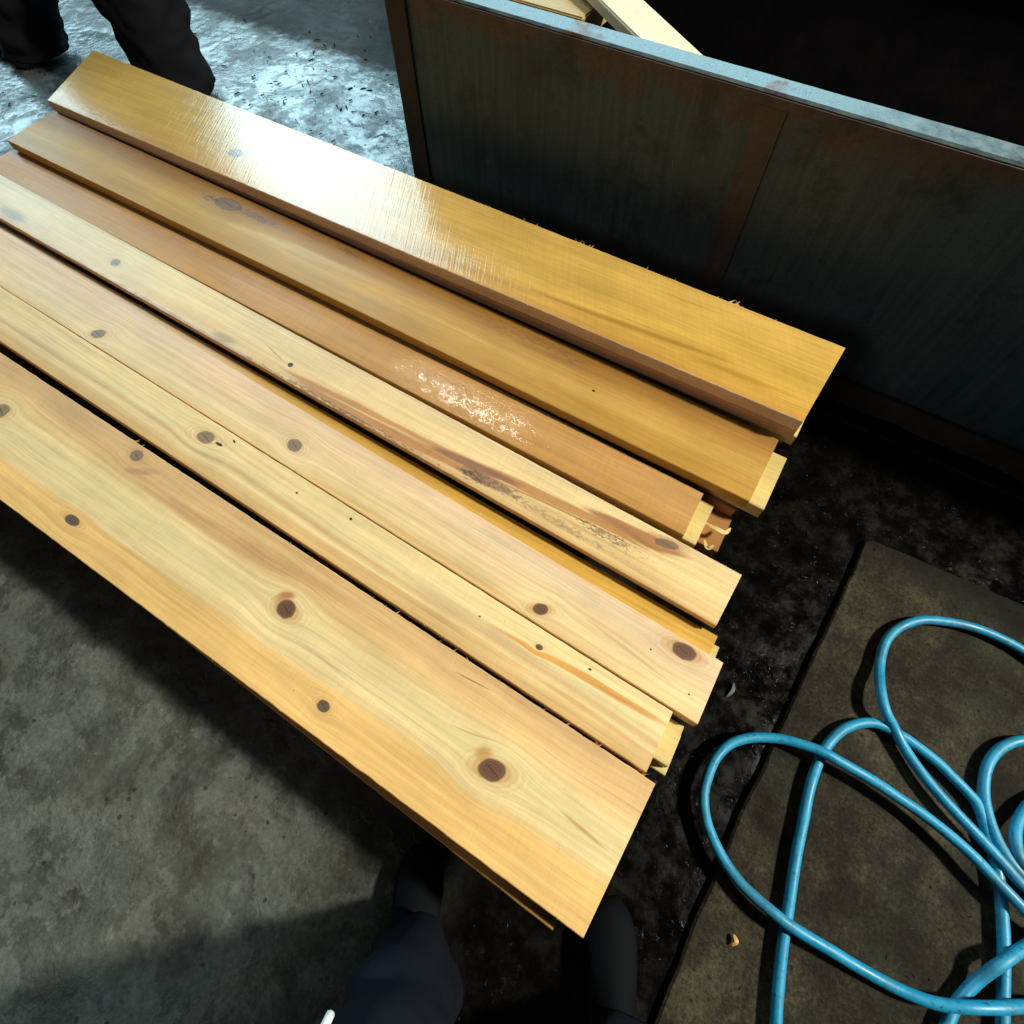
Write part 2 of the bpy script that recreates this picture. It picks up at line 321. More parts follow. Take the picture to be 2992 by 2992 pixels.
mats['p5'] = wood('pine_flamed', .127, drops=(-1.2, .006, 1.0, .014), stops= [(0., (.62, .37, .15)), (.1, (.70, .47, .21)), (.35, (.74, .51, .23)), (.5, CREAM), (.75, CREAM), (1., (.72, .54, .29))],
    knots=P['p5']['knots'], seed=3.9, saw=.45, lines=.30, warp=.02, rough=.42, coat=.25, coat_rough=.22,
    stains=[(-.86, .026, .34, .024, .01, (.46, .205, .060), .95, .35), (-.84, .030, .26, .004, .03, (.66, .45, .20), .8, .6), (-.45, .062, .36, .015, .085, (.48, .235, .08), .95, .4), (-.40, .052, .30, .003, .085, (.36, .17, .06), .8, .5), (-.22, .098, .14, .016, .08, (.36, .160, .065), .95, .4),
            (-.60, .046, .13, .011, .10, (.26, .12, .060), .95, .35), (-.57, .026, .085, .016, .06, (.20, .095, .062), .75, .5), (-1.38, .018, .06, .017, .1, (.36, .23, .12), .8, .7), (-2.3, .03, .09, .03, 0, (.30, .20, .12), .8, .8), (-1.23, .052, .06, .003, -.2, (.42, .22, .09), .7, .6), (-1.6, .004, .7, .006, 0, (.34, .16, .07), .7, .6)],
    dirt=[(-.585, .026, .10, .024, .9, .9), (-.50, .034, .09, .02, .6, .8), (-.27, .055, .16, .022, .65, 1.1), (-1.0, .006, .6, .012, .7, .8), (-.38, .028, .25, .02, .4, 1.2)])
mats['p6'] = wood('pine_wet_brown', .117, [(0., (.46, .235, .058)), (.2, (.50, .255, .068)), (.5, (.54, .29, .095)), (.8, (.52, .275, .085)), (1., (.54, .31, .11))],
    P['p6']['knots'], seed=12.4, saw=.55, lines=.12, warp=.03, rough=.52, coat=.10, coat_rough=.05, wetzone=(-.60, .085, .34, .06, .08), coat_ior=1.5, drops=(-.56, .045, .33, .036), speck=.25)
mats['p7'] = wood('pine_wet_golden', .171, [(0., (.43, .225, .036)), (.25, (.45, .245, .042)), (.42, (.52, .31, .070)), (.6, (.48, .265, .052)), (.8, (.34, .168, .030)), (1., (.29, .14, .026))],
    P['p7']['knots'], seed=16.2, saw=.25, lines=.16, warp=.02, rough=.50, coat=.22, coat_rough=.25,
    stains=[(-1.35, .095, .40, .018, .05, (.56, .38, .15), .75, .8), (-1.72, .125, .10, .030, 0., (.40, .26, .09), .8, .8), (-.55, .13, .16, .012, .04, (.25, .11, .03), .6, .8)],
    dirt=[(-1.55, .140, .20, .030, .75, 1.1), (-1.22, .163, .10, .02, .7, 1.), (-.62, .15, .35, .03, .35, .7), (-1.73, .135, .07, .03, .7, .6)])
mats['p8'] = wood('pine_wet_yellow', .251, [(0., (.52, .27, .045)), (.14, (.59, .33, .058)), (.3, (.65, .385, .070)), (.5, (.63, .385, .075)), (.8, (.65, .40, .085)), (1., (.61, .38, .09))],
    P['p8']['knots'], seed=21.6, saw=1.0, slant=.55, lines=.12, warp=.02, rough=.42, coat=1.0, coat_rough=.15, coat_ior=1.62, speck=.9,
    stains=[(-.45, .062, .36, .012, .055, (.38, .19, .022), .85, .7), (-.15, .052, .18, .010, .03, (.42, .22, .025), .7, .7), (-.9, .030, .30, .014, .03, (.42, .22, .03), .6, .7)])
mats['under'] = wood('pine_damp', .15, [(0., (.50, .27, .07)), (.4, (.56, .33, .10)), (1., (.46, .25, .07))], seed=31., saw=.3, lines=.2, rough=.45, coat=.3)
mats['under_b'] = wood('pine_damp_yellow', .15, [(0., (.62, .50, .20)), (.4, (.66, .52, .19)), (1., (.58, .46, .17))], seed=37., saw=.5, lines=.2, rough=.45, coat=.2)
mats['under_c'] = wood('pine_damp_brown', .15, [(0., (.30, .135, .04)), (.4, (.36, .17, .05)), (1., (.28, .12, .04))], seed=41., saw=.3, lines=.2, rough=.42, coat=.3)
mats['strip'] = wood('pine_wet_orange', .14, [(0., (.60, .36, .06)), (.4, (.58, .34, .055)), (.8, (.60, .35, .06)), (1., (.55, .31, .05))], seed=44., saw=.3, lines=.5, rough=.36, coat=.4, coat_rough=.12, drops=(-.62, .10, .35, .05))

mats['grey'] = wood('weathered_chip', .15, [(0., (.13, .12, .11)), (1., (.10, .09, .08))], seed=47., rough=.6)
DROP = .045      # the column of planks next to the tank sags towards its far end
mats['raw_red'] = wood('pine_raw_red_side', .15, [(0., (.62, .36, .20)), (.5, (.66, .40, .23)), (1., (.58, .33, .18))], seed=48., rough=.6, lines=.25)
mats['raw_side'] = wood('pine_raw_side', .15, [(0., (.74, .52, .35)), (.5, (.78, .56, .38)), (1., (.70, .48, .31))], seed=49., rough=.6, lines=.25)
LAB = {
 'p1': 'widest pale pine plank with big dark knots, nearest the viewer',
 'p2': 'pale striped pine plank between the widest plank and the large-knot plank',
 'p3': 'pale cream pine plank with a large dark brown knot near its cut end',
 'p5': 'pale pine plank with reddish flame streak and black mould spots, above the dark open gap',
 'p6': 'brown wet plank with sparkling water droplets in the middle of the pile',
 'p7': 'golden brown wet plank lying just in front of the raised yellow plank',
 'p8': 'yellow wet plank highest on the pile with cold white glare, next to the steel tank'}
SPL = {'p1': [(1, -.95, -.02, 18, .006), (1, -.70, -.02, 11, .018), (1, -1.36, -1.30, 3, .018), (-1, -1., 0, 8, .003)], 'p2': [(-1, -.5, -.02, 10, .006), (1, -1.4, -.1, 5, .003)], 'p3': [(1, -1.2, 0, 6, .003)],
       'p5': [(1, -.5, 0, 8, .004), (-1, -1., 0, 8, .003)], 'p6': [(-1, -.6, 0, 6, .004)], 'p7': [(-1, -1.5, 0, 5, .004), (1, -1.5, 0, 8, .005)], 'p8': [(1, -1.9, -.02, 40, .006), (1, -.32, -.22, 5, .022), (1, -.75, -.6, 5, .012), (-1, -1.5, 0, 10, .004)]}
names = {}
for i, k in enumerate(('p1', 'p2', 'p3', 'p5', 'p6', 'p7', 'p8')):
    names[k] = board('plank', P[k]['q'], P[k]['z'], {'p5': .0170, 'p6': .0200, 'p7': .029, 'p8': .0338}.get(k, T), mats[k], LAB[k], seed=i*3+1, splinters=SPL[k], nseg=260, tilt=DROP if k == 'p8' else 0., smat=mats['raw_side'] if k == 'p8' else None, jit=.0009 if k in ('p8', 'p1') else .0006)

def under(x0, x1, ya, yb, k, m, label, seed, skew=0., up=0.):
    return board('plank', [(x0, ya-skew), (x1, ya), (x1-.004, yb), (x0, yb-skew)], Z(k)+up, T+up, mats[m], label, seed=seed, nseg=60)
# second and lower layers: only their ends and edges show
board('plank', [(-2.45, -.1145), (.144, -.1345), (.142, .120), (-2.45, .14)], Z(-1), T, mats['under'], 'plank under the widest pale plank, its brown edge peeping out towards the viewer', seed=51, nseg=120)
under(-2.44, .196, .183, .262, -1, 'under_b', 'yellow plank end sticking out under the striped plank', 52)
board('plank', [(-2.43, .33), (.1785, .335), (.177, .4525), (-2.43, .4665)], Z(-1), T, mats['strip'], 'bright orange plank edge showing below the cream plank beside the dark gap', seed=53, nseg=120)
under(-2.4, .120, .500, .590, -1, 'under_c', 'plank under the flame-streaked plank beside the dark gap', 54, up=.0164)
under(-2.42, .057, .603, .712, -1, 'under_b', 'greenish yellow sawn plank end showing beyond the droplet covered plank', 55, up=.0134)
under(-2.38, .145, .743, .895, 0, 'under_b', 'yellow sawn plank end sticking out beyond the golden brown plank', 56, up=.0046)
under(-2.40, .098, .735, .885, -1, 'under_c', 'brown plank two layers below the golden brown plank', 57)
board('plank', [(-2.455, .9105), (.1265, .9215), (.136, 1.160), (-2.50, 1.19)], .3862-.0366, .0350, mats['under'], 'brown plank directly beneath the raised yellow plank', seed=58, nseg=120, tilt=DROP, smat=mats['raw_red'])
board('plank', [(-2.40, .925), (.136, .935), (.132, 1.15), (-2.40, 1.15)], .3137, .0330, mats['under_b'], 'second plank beneath the raised yellow plank, its pale end corner showing', seed=59, nseg=60, tilt=DROP)
board('plank', [(-2.40, .950), (.120, .955), (.116, 1.15), (-2.40, 1.15)], .2800, .0335, mats['under'], 'third plank beneath the raised yellow plank', seed=60, nseg=60, tilt=DROP)
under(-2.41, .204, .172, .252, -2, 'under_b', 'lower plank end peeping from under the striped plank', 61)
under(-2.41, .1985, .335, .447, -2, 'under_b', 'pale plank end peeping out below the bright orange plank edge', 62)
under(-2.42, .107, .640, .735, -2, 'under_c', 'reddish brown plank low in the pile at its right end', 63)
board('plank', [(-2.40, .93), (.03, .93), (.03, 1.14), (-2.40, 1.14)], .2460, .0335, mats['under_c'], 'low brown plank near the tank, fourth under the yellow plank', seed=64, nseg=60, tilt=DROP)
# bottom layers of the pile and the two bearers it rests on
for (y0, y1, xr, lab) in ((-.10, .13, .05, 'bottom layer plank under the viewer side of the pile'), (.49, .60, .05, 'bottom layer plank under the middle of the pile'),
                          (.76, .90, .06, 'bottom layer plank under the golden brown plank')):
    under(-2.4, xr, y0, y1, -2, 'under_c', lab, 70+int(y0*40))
board('plank', [(-2.40, .94), (0., .94), (0., 1.12), (-2.40, 1.12)], .2120, .0335, mats['under_c'], 'bottom layer plank on the tank side of the pile', seed=77, nseg=60, tilt=DROP)
for xb, lab in ((-.62, 'squared timber bearer under the right half of the plank pile'), (-1.95, 'squared timber bearer under the left half of the plank pile')):
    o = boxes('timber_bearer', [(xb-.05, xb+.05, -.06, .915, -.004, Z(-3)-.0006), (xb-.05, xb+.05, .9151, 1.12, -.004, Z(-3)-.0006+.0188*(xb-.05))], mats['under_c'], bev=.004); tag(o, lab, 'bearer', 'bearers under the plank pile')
    me = o.data; ul = me.uv_layers.new(name='UVMap')
    for l in me.loops:
        c = me.vertices[l.vertex_index].co; ul.data[l.index].uv = (c.y, c.x-xb+c.z)

# curled sawing slivers hanging at the pile's end
def sliver(name, pts, wd, m, label, cat='splinter'):
    Q = catmull([Vector(p) for p in pts], 6); vs = []; fs = []
    for i, p in enumerate(Q):
        t = (Q[min(i+1, len(Q)-1)]-Q[max(i-1, 0)]).normalized(); s = t.cross(Vector((.2, .1, 1))).normalized()
        ww = wd*math.sin(math.pi*(.12+.8*i/(len(Q)-1)))
        for a in (s*ww, s*ww+Vector((0, 0, .0012)), -s*ww+Vector((0, 0, .0016)), -s*ww): vs.append(p+a)
    for i in range(len(Q)-1):
        for k in range(4): fs.append((i*4+k, i*4+(k+1) % 4, i*4+4+(k+1) % 4, i*4+4+k))
    fs += [(0, 1, 2, 3), tuple(len(vs)-4+k for k in (3, 2, 1, 0))]
    me = mesh(name, vs, fs); ul = me.uv_layers.new(name='UVMap')
    for l in me.loops:
        c = vs[l.vertex_index]; ul.data[l.index].uv = (c[0], c[1])
    return tag(link(name, me, m), label, cat, 'loose wood slivers')
sliver('wood_sliver', [(.052, .672, .244), (.078, .668, .250), (.100, .672, .246), (.106, .690, .243)], .0055, mats['under_b'], 'curled yellow sliver hanging off the end of the pile, upper of two')
sliver('wood_sliver', [(.070, .640, .232), (.083, .622, .238), (.092, .632, .244)], .0045, mats['under_b'], 'short pale sliver just below the curled one at the pile end')
sliver('wood_sliver', [(-.026, .004, .004), (-.016, .010, .007), (-.004, .009, .004)], .0025, mats['under_b'], 'tiny pale sliver on the concrete near the left shoe')
sliver('wood_sliver', [(.292, .470, -.001), (.296, .452, .003), (.290, .432, -.001)], .004, mats['grey'], 'small grey wood chip on the wet black floor beside the slab joint')
sliver('wood_sliver', [(.470, .022, .0165), (.478, .014, .020), (.474, .004, .0165)], .004, mats['under'], 'crumpled brown leaf-like chip on the slab near the blue hose', 'chip')
sliver('wood_sliver', [(.214, .262, .03), (.222, .276, .034), (.226, .290, .03)], .003, mats['under_b'], 'thin pale sliver on the wet floor beside the end of the large knot plank')

# ------------------------------------------------------------------ ground
def ground():
    x0, x1, y0, y1, st = -5.4, 1.4, -1.8, 4.6, .018
    nx = int((x1-x0)/st); ny = int((y1-y0)/st); vs = []; fs = []
    for j in range(ny+1):
        for i in range(nx+1):
            x = x0+i*(x1-x0)/nx; y = y0+j*(y1-y0)/ny
            v = Vector((x, y, 0))
            wetl = max(0., min(1., (y-.9)/.5))*max(0., min(1., (-.6-x)/.6))
            h = mnoise.noise(v*2.1)*.005 + mnoise.noise(v*9)*.0016 + mnoise.noise(v*31)*.0009
            rr = mnoise.noise(v*5.3+Vector((7, 3, 0)))
            h += wetl*(max(0., rr)*mnoise.noise(v*24)*.012)
            if x > -.2 and x < .45 and y < 1.2: h += mnoise.noise(v*22)*.0022*min(1., (x+.2)*3)
            if x > .4 and y < 1.02: h = min(h, .002)
            e = min(1., min(x-x0, x1-x, y-y0, y1-y)/.2)
            vs.append((x, y, (h-.006)*e-.002))
    for j in range(ny):
        for i in range(nx):
            a = j*(nx+1)+i; fs.append((a, a+1, a+nx+2, a+nx+1))
    o = len(vs); Bx = 30.
    vs += [(-Bx, -Bx, -.002), (Bx, -Bx, -.002), (Bx, Bx, -.002), (-Bx, Bx, -.002), (x0, y0, -.002), (x1, y0, -.002), (x1, y1, -.002), (x0, y1, -.002)]
    fs += [(o, o+1, o+5, o+4), (o+1, o+2, o+6, o+5), (o+2, o+3, o+7, o+6), (o+3, o, o+4, o+7)]
    n = NT('wet_concrete'); p = n.pos(); s = n.sep(p); x, y = s[0], s[1]
    big = n.noise(p, 2.3, 4., .65); med = n.noise(p, 13., 8., .74); fine = n.noise(p, 90., 5., .8)
    wob = n.m('MULTIPLY', n.m('SUBTRACT', med, .5), .35)
    c_l = n.ramp(n.m('ADD', n.m('MULTIPLY', big, .5), n.m('MULTIPLY', med, .5)), [(.34, (.024, .023, .018)), (.43, (.050, .052, .043)), (.52, (.080, .088, .075)), (.60, (.104, .116, .101)), (.70, (.15, .165, .145))])
    c_t = n.ramp(med, [(.3, (.03, .045, .050)), (.5, (.12, .16, .17)), (.7, (.19, .23, .235))])
    c_d = n.ramp(med, [(.35, (.001, .001, .001)), (.5, (.0028, .0025, .002)), (.62, (.0055, .0048, .0038)), (.75, (.011, .0095, .007))])
    topm = n.mr(n.m('ADD', n.m('ADD', y, wob), n.m('MULTIPLY', x, -.25)), 1.15, 1.55)        # wet pale floor beyond the pile
    topm = n.m('MULTIPLY', topm, n.mr(x, -.9, -1.2))
    farm = n.mr(n.m('ADD', y, n.m('MULTIPLY', wob, .8)), 2.12, 2.24)                             # near-black, rougher floor further off
    dark = n.mr(n.m('ADD', x, n.m('MULTIPLY', wob, .4)), -.42, .02)                            # black wet strip by the slab
    dark2 = n.mr(n.m('ADD', y, wob), 1.2, 1.6); dark2 = n.m('MULTIPLY', dark2, n.mr(x, -1.2, -1.0))  # floor colour darkened under the tank, standing in for its shade
    blot = n.mr(n.noise(p, 5.5, 4., .6), .57, .66)
    dn = n.noise(p, 6., 8., .72); dampd = n.m('ADD', n.m('ADD', y, .27), n.m('MULTIPLY', n.m('SUBTRACT', dn, .5), .55))
    damp = n.mr(dampd, -.02, .03)
    crusts = n.mr(n.noise(p, 7.5, 7., .7), .50, .525)
    c_l = n.mix(n.m('MULTIPLY', crusts, .30), c_l, (.20, .215, .195))
    c_l = n.mix(n.m('MULTIPLY', damp, .62), c_l, (.016, .014, .011))
    c = n.mix(n.m('MULTIPLY', blot, .35), c_l, (.030, .025, .018))
    c = n.mix(topm, c, c_t); c = n.mix(n.m('MAXIMUM', n.m('MAXIMUM', farm, dark), dark2), c, c_d)
    sp = n.mr(fine, .3, .7, .60, 1.35); c = n.mix(1., c, n.vec(sp, sp, sp), 'MULTIPLY')
    tone = n.noise(p, 5., 3., .6); c = n.mix(n.mr(tone, .5, .62, 0., .35), c, n.mix(1., c, (.92, .78, .62), 'MULTIPLY'))
    holes = n.mr(n.vor(n.vec(x, y, n.m('MULTIPLY', med, .1)), 26.), .16, .08)
    hg = n.mr(n.noise(p, 7., 2.), .52, .6); holes = n.m('MULTIPLY', holes, hg)
    c = n.mix(n.m('MULTIPLY', holes, .75), c, (.010, .009, .008))
    farw = n.m('SUBTRACT', 1., n.m('MULTIPLY', farm, .9)); mud = n.mr(n.noise(p, 5.2, 7., .72), .50, .56); topg = n.m('MULTIPLY', n.m('MULTIPLY', topm, farw), n.m('SUBTRACT', 1., n.m('MULTIPLY', mud, .55))); c = n.mix(n.m('MULTIPLY', n.m('MULTIPLY', mud, topm), .7), c, (.020, .020, .018)); wet = n.m('MAXIMUM', topg, n.m('MULTIPLY', dark, .9)); 
    pud = n.mr(n.noise(p, 6.5, 4., .55), .40, .55)
    ro_w = n.mr(pud, 0., 1., .36, .16)
    ro = n.m('ADD', n.m('MULTIPLY', wet, ro_w), n.m('MULTIPLY', n.m('SUBTRACT', 1., wet), n.mr(big, .3, .7, .55, .82)))
    ro = n.m('ADD', ro, n.m('MULTIPLY', farm, .25), clamp=True); ro = n.m('ADD', n.m('MULTIPLY', ro, n.m('SUBTRACT', 1., dark)), n.m('MULTIPLY', dark, n.mr(med, .42, .60, .10, .42)))
    crust = n.noise(n.vec(n.m('MULTIPLY', x, 1.), n.m('MULTIPLY', y, 1.), 0.), 38., 5., .62, .6)
    cz = n.mr(n.noise(p, 4.2, 3., .6), .44, .58)
    hgt = n.m('ADD', n.m('MULTIPLY', crust, n.m('ADD', n.m('MULTIPLY', cz, 1.9), .10)), n.m('MULTIPLY', n.m('MULTIPLY', fine, .5), n.m('ADD', n.m('MULTIPLY', dark, .9), .12)))
    hgt = n.m('SUBTRACT', hgt, n.m('MULTIPLY', holes, .8))
    dg = n.mr(n.noise(p, 9., 4., .65), .56, .62)
    dome = n.m('MULTIPLY', n.m('SQRT', n.mr(n.vor(n.vec(x, y, n.m('MULTIPLY', med, .2)), 45.), .36, 0.)), dg)
    hgt = n.m('ADD', n.m('MULTIPLY', hgt, n.m('SUBTRACT', 1., n.m('MULTIPLY', dark, .80))), n.m('MULTIPLY', n.m('MULTIPLY', dome, dark), .55))
    nb = n.bump(hgt, .7, .005)
    m = n.out(Base_Color=c, Roughness=ro, Normal=nb, IOR=1.45, Specular_IOR_Level=n.m('SUBTRACT', .5, n.m('MULTIPLY', dark, .40)), Coat_Weight=n.m('MULTIPLY', topg, .6), Coat_Roughness=.12, Coat_Normal=n.bump(hgt, .5, .004))
    g = link('ground', mesh('ground', vs, fs), m, None, True); tag(g, kind='structure')
ground()

def slab_mat(name):
    n = NT(name); p = n.pos(); s = n.sep(p); x, y = s[0], s[1]
    big = n.noise(p, 3.1, 5., .65); med = n.noise(p, 15., 8., .76); fine = n.noise(p, 120., 5., .8)
    c = n.ramp(n.m('ADD', n.m('MULTIPLY', big, .55), n.m('MULTIPLY', med, .45)), [(.38, (.006, .0045, .003)), (.45, (.018, .014, .009)), (.52, (.035, .030, .019)), (.62, (.075, .066, .042))])
    gr = n.mr(n.noise(p, 4.6, 2., .5), .52, .68); c = n.mix(n.m('MULTIPLY', gr, .5), c, (.030, .040, .026))
    pit = n.mr(n.vor(n.vec(x, y, n.m('MULTIPLY', med, .08)), 40.), .30, .08)
    pg = n.mr(n.noise(p, 6., 3., .6), .44, .54); pit = n.m('MULTIPLY', n.m('MULTIPLY', pit, pg), n.mr(n.noise(p, 60., 3., .7), .45, .55))
    st = n.mr(n.noise(p, 8., 7., .78), .53, .60)
    c = n.mix(n.m('MULTIPLY', n.m('MAXIMUM', pit, n.m('MULTIPLY', st, .7)), .8), c, (.008, .007, .005))
    fy = n.mr(n.m('ADD', y, n.m('MULTIPLY', n.m('SUBTRACT', n.noise(p, 7., 6., .7), .5), .22)), .88, .99); c = n.mix(n.m('MULTIPLY', fy, .88), c, (.006, .004, .003))
    far = n.mr(n.m('SUBTRACT', n.m('MULTIPLY', n.noise(p, 5., 3.), .3), y), .30, .55); c = n.mix(n.m('MULTIPLY', far, .6), c, (.016, .013, .010))  # photographer's shadow put into the slab colour, darker towards the viewer
    sp = n.mr(fine, .35, .65, .55, 1.45); sp = n.m('MULTIPLY', sp, .78); c = n.mix(1., c, n.vec(sp, sp, sp), 'MULTIPLY')
    h = n.m('SUBTRACT', n.m('ADD', n.m('MULTIPLY', fine, .3), n.m('MULTIPLY', med, .8)), n.m('MULTIPLY', pit, .4))
    return n.out(Base_Color=c, Roughness=n.mr(med, .3, .7, .6, .85), Normal=n.bump(h, .8, .004), IOR=1.4, Specular_IOR_Level=.14)
SM = slab_mat('dark_concrete')
def slab(name, pts, z0, z1, mat):
    """raised slab with a slightly ragged outline and rounded arris"""
    Q = []
    for i in range(len(pts)):
        a = Vector(pts[i]); b = Vector(pts[(i+1) % len(pts)]); k = max(1, int((b-a).length/.02))
        for t in range(k):
            p = a.lerp(b, t/k); Q.append(p)
    c = sum(Q, Vector((0, 0)))/len(Q); n = len(Q); vs = []; fs = []
    for i, p in enumerate(Q):
        jt = .004*mnoise.noise(Vector((p.x*14, p.y*14, 1.)))+.0022*mnoise.noise(Vector((p.x*60, p.y*60, 1.)))
        d = (p-c).normalized(); p = p+d*jt
        vs += [(p.x, p.y, z0), (p.x, p.y, z1-.004), (p.x-d.x*.005, p.y-d.y*.005, z1)]
    for i in range(n):
        j = (i+1) % n
        for k in (0, 1): fs.append((i*3+k, j*3+k, j*3+k+1, i*3+k+1))
    fs.append(tuple(i*3+2 for i in range(n)))
    return tag(link(name, mesh(name, vs, fs), mat), kind='structure')
slab('pavement_slab', [(.409, -1.7), (.403, -.2), (.402, -.056), (.404, .163), (.413, .373), (.421, .560), (.436, .814), (.438, .99), (.452, 1.004), (.822, 1.026), (3.2, 1.06), (3.2, -1.7)][::-1][::-1], -.03, .009, SM)

# ------------------------------------------------------------------ steel tank
def steel_mat(extra=0.):
    n = NT('rusty_steel'); p = n.pos(); s = n.sep(p); x, y, z = s[0], s[1], s[2]
    big = n.noise(n.vec(n.m('MULTIPLY', x, 2.2), y, n.m('MULTIPLY', z, 1.6)), 1., 5., .6)
    run = n.noise(n.vec(n.m('MULTIPLY', x, 55.), n.m('MULTIPLY', y, 55.), n.m('MULTIPLY', z, 3.)), 1., 4., .6)
    fine = n.noise(p, 160., 3., .7)
    c = n.ramp(n.m('ADD', n.m('MULTIPLY', big, .7), n.m('MULTIPLY', run, .3)), [(.32, (.014, .032, .048)), (.46, (.032, .060, .080)), (.60, (.052, .082, .100)), (.72, (.08, .10, .11))])
    edge = n.m('ADD', n.m('MULTIPLY', n.noise(n.vec(n.m('MULTIPLY', x, 5.), y, n.m('MULTIPLY', z, 5.)), 1., 5., .65), .36), z)
    r1 = n.mr(edge, .825, .885)
    rust = n.mix(n.noise(p, 22., 3.), (.075, .030, .018), (.120, .055, .030))
    c = n.mix(n.m('MULTIPLY', r1, .65), c, rust)
    r2 = n.mr(n.noise(n.vec(n.m('MULTIPLY', x, 7.), y, n.m('MULTIPLY', z, 4.)), 1., 4., .6), .62, .72)
    c = n.mix(n.m('MULTIPLY', r2, .5), c, (.060, .018, .012))
    if extra: c = n.mix(n.m('MULTIPLY', n.mr(n.noise(p, 16., 5., .7), .3, .6, .5, 1.), extra), c, (.070, .034, .022))
    sm = n.noise(n.vec(n.m('MULTIPLY', x, 6.), y, n.m('MULTIPLY', z, 6.)), 1., 7., .75); c = n.mix(n.mr(sm, .52, .66, 0., .7), c, (.012, .014, .017)); c = n.mix(n.mr(sm, .40, .30, 0., .5), c, (.085, .10, .10))
    scr = n.mr(n.noise(n.vec(n.m('ADD', n.m('MULTIPLY', x, 240.), n.m('MULTIPLY', z, 60.)), y, n.m('MULTIPLY', z, 9.)), 1., 2.), .74, .78); c = n.mix(n.m('MULTIPLY', scr, .5), c, (.16, .15, .14))
    dk = n.mr(run, .30, .55, .90, 1.05); f2 = n.mr(fine, .3, .7, .8, 1.2)
    dk = n.m('MULTIPLY', dk, f2); c = n.mix(1., c, n.vec(dk, dk, dk), 'MULTIPLY')
    h = n.m('ADD', n.m('MULTIPLY', run, .2), n.m('ADD', n.m('MULTIPLY', fine, .3), big))
    return n.out(Base_Color=c, Roughness=n.mr(big, .3, .7, .45, .7), Metallic=.15, Normal=n.bump(h, .4, .002), IOR=1.5)
def rim_mat():
    n = NT('worn_rim_steel'); p = n.pos(); s = n.sep(p)
    a = n.noise(p, 30., 5., .65); b = n.noise(n.vec(n.m('MULTIPLY', s[0], 6.), n.m('MULTIPLY', s[1], 6.), 0.), 1., 4., .6); f = n.noise(p, 300., 3., .7)
    c = n.ramp(a, [(.3, (.06, .08, .09)), (.5, (.14, .20, .22)), (.75, (.24, .31, .33))])
    c = n.mix(n.mr(b, .60, .66), c, (.10, .035, .018))
    return n.out(Base_Color=c, Roughness=n.mr(a, .3, .7, .30, .55), Metallic=.3, Normal=n.bump(n.m('ADD', a, n.m('MULTIPLY', f, .6)), .5, .0015))
STEEL = steel_mat(); STEEL_R = steel_mat(.75); RIM = rim_mat()
def tar():
    n = NT('tarry_inside'); p = n.pos(); a = n.noise(p, 8., 5., .65)
    c = n.ramp(a, [(.3, (.0025, .002, .003)), (.7, (.009, .007, .008))])
    return n.out(Base_Color=c, Roughness=.8, Specular_IOR_Level=.15, Normal=n.bump(n.noise(p, 40., 4.), .4, .002))
TAR = tar()
def darkrust():
    n = NT('dark_rust'); p = n.pos(); a = n.noise(p, 14., 5., .65)
    c = n.ramp(a, [(.3, (.016, .011, .009)), (.55, (.032, .020, .015)), (.75, (.052, .030, .020))])
    return n.out(Base_Color=c, Roughness=.75, Normal=n.bump(n.noise(p, 60., 4.), .5, .002))
RUST = darkrust()
def wallgrid(name, x0, x1, y0, th, z0, z1, mat, parent, amp=.003, along='x', raggedbot=0.):
    """thin plate with slight dents; along x at depth y0, or along y at x=y0"""
    nx = int(abs(x1-x0)/.025)+1; nz = max(2, int((z1-z0)/.025)); vs = []; fs = []
    for f in (0, 1):
        for j in range(nz+1):
            for i in range(nx+1):
                u = x0+(x1-x0)*i/nx; z = z0+(z1-z0)*j/nz
                d = mnoise.noise(Vector((u*2.3, z*3, 5)))*amp
                if j in (0, nz): d = 0.
                if j == 0 and raggedbot: z += raggedbot*mnoise.noise(Vector((u*9, 0, 2)))+raggedbot*.6*mnoise.noise(Vector((u*31, 0, 2)))
                v = (u, y0+f*th+d, z) if along == 'x' else (y0+f*th+d, u, z)
                vs.append(v)
    N = (nx+1)*(nz+1)
    for f in (0, 1):
        for j in range(nz):
            for i in range(nx):
                a = f*N+j*(nx+1)+i; q = (a, a+1, a+nx+2, a+nx+1); fs.append(q if f == 0 else q[::-1])
    for i in range(nx):
        fs.append((i, N+i, N+i+1, i+1)); t = nz*(nx+1)+i; fs.append((t, t+1, N+t+1, N+t))
    for j in range(nz):
        a = j*(nx+1); fs.append((a, a+nx+1, N+a+nx+1, N+a)); b = a+nx; fs.append((b, N+b, N+b+nx+1, b+nx+1))
    return link(name, mesh(name, vs, fs), mat, parent)
tank = empty('steel_tank', (0, 0, 0)); tag(tank, 'long rusty dark steel dipping tank with a wet worn rim behind the plank pile', 'tank')
TX0, TX1, TY0, TY1, ZB, ZR = -1.268, 2.6, 1.357, 2.55, .105, .726
wallgrid('front_panel', TX0+.01, TX1-.01, TY0+.004, .006, ZB+.02, ZR-.007, STEEL, tank)
wallgrid('back_panel', TX0+.01, TX1-.01, TY1-.010, .006, ZB+.02, ZR-.007, TAR, tank)
wallgrid('end_panel', TY0+.012, TY1-.012, TX0+.004, .006, ZB+.02, ZR-.007, STEEL, tank, along='y')
wallgrid('end_panel', TY0+.012, TY1-.012, TX1-.010, .006, ZB+.02, ZR-.007, STEEL, tank, along='y')
boxes('floor_plate', [(TX0+.012, TX1-.012, TY0+.014, TY1-.014, ZB+.022, ZB+.030)], TAR, tank)
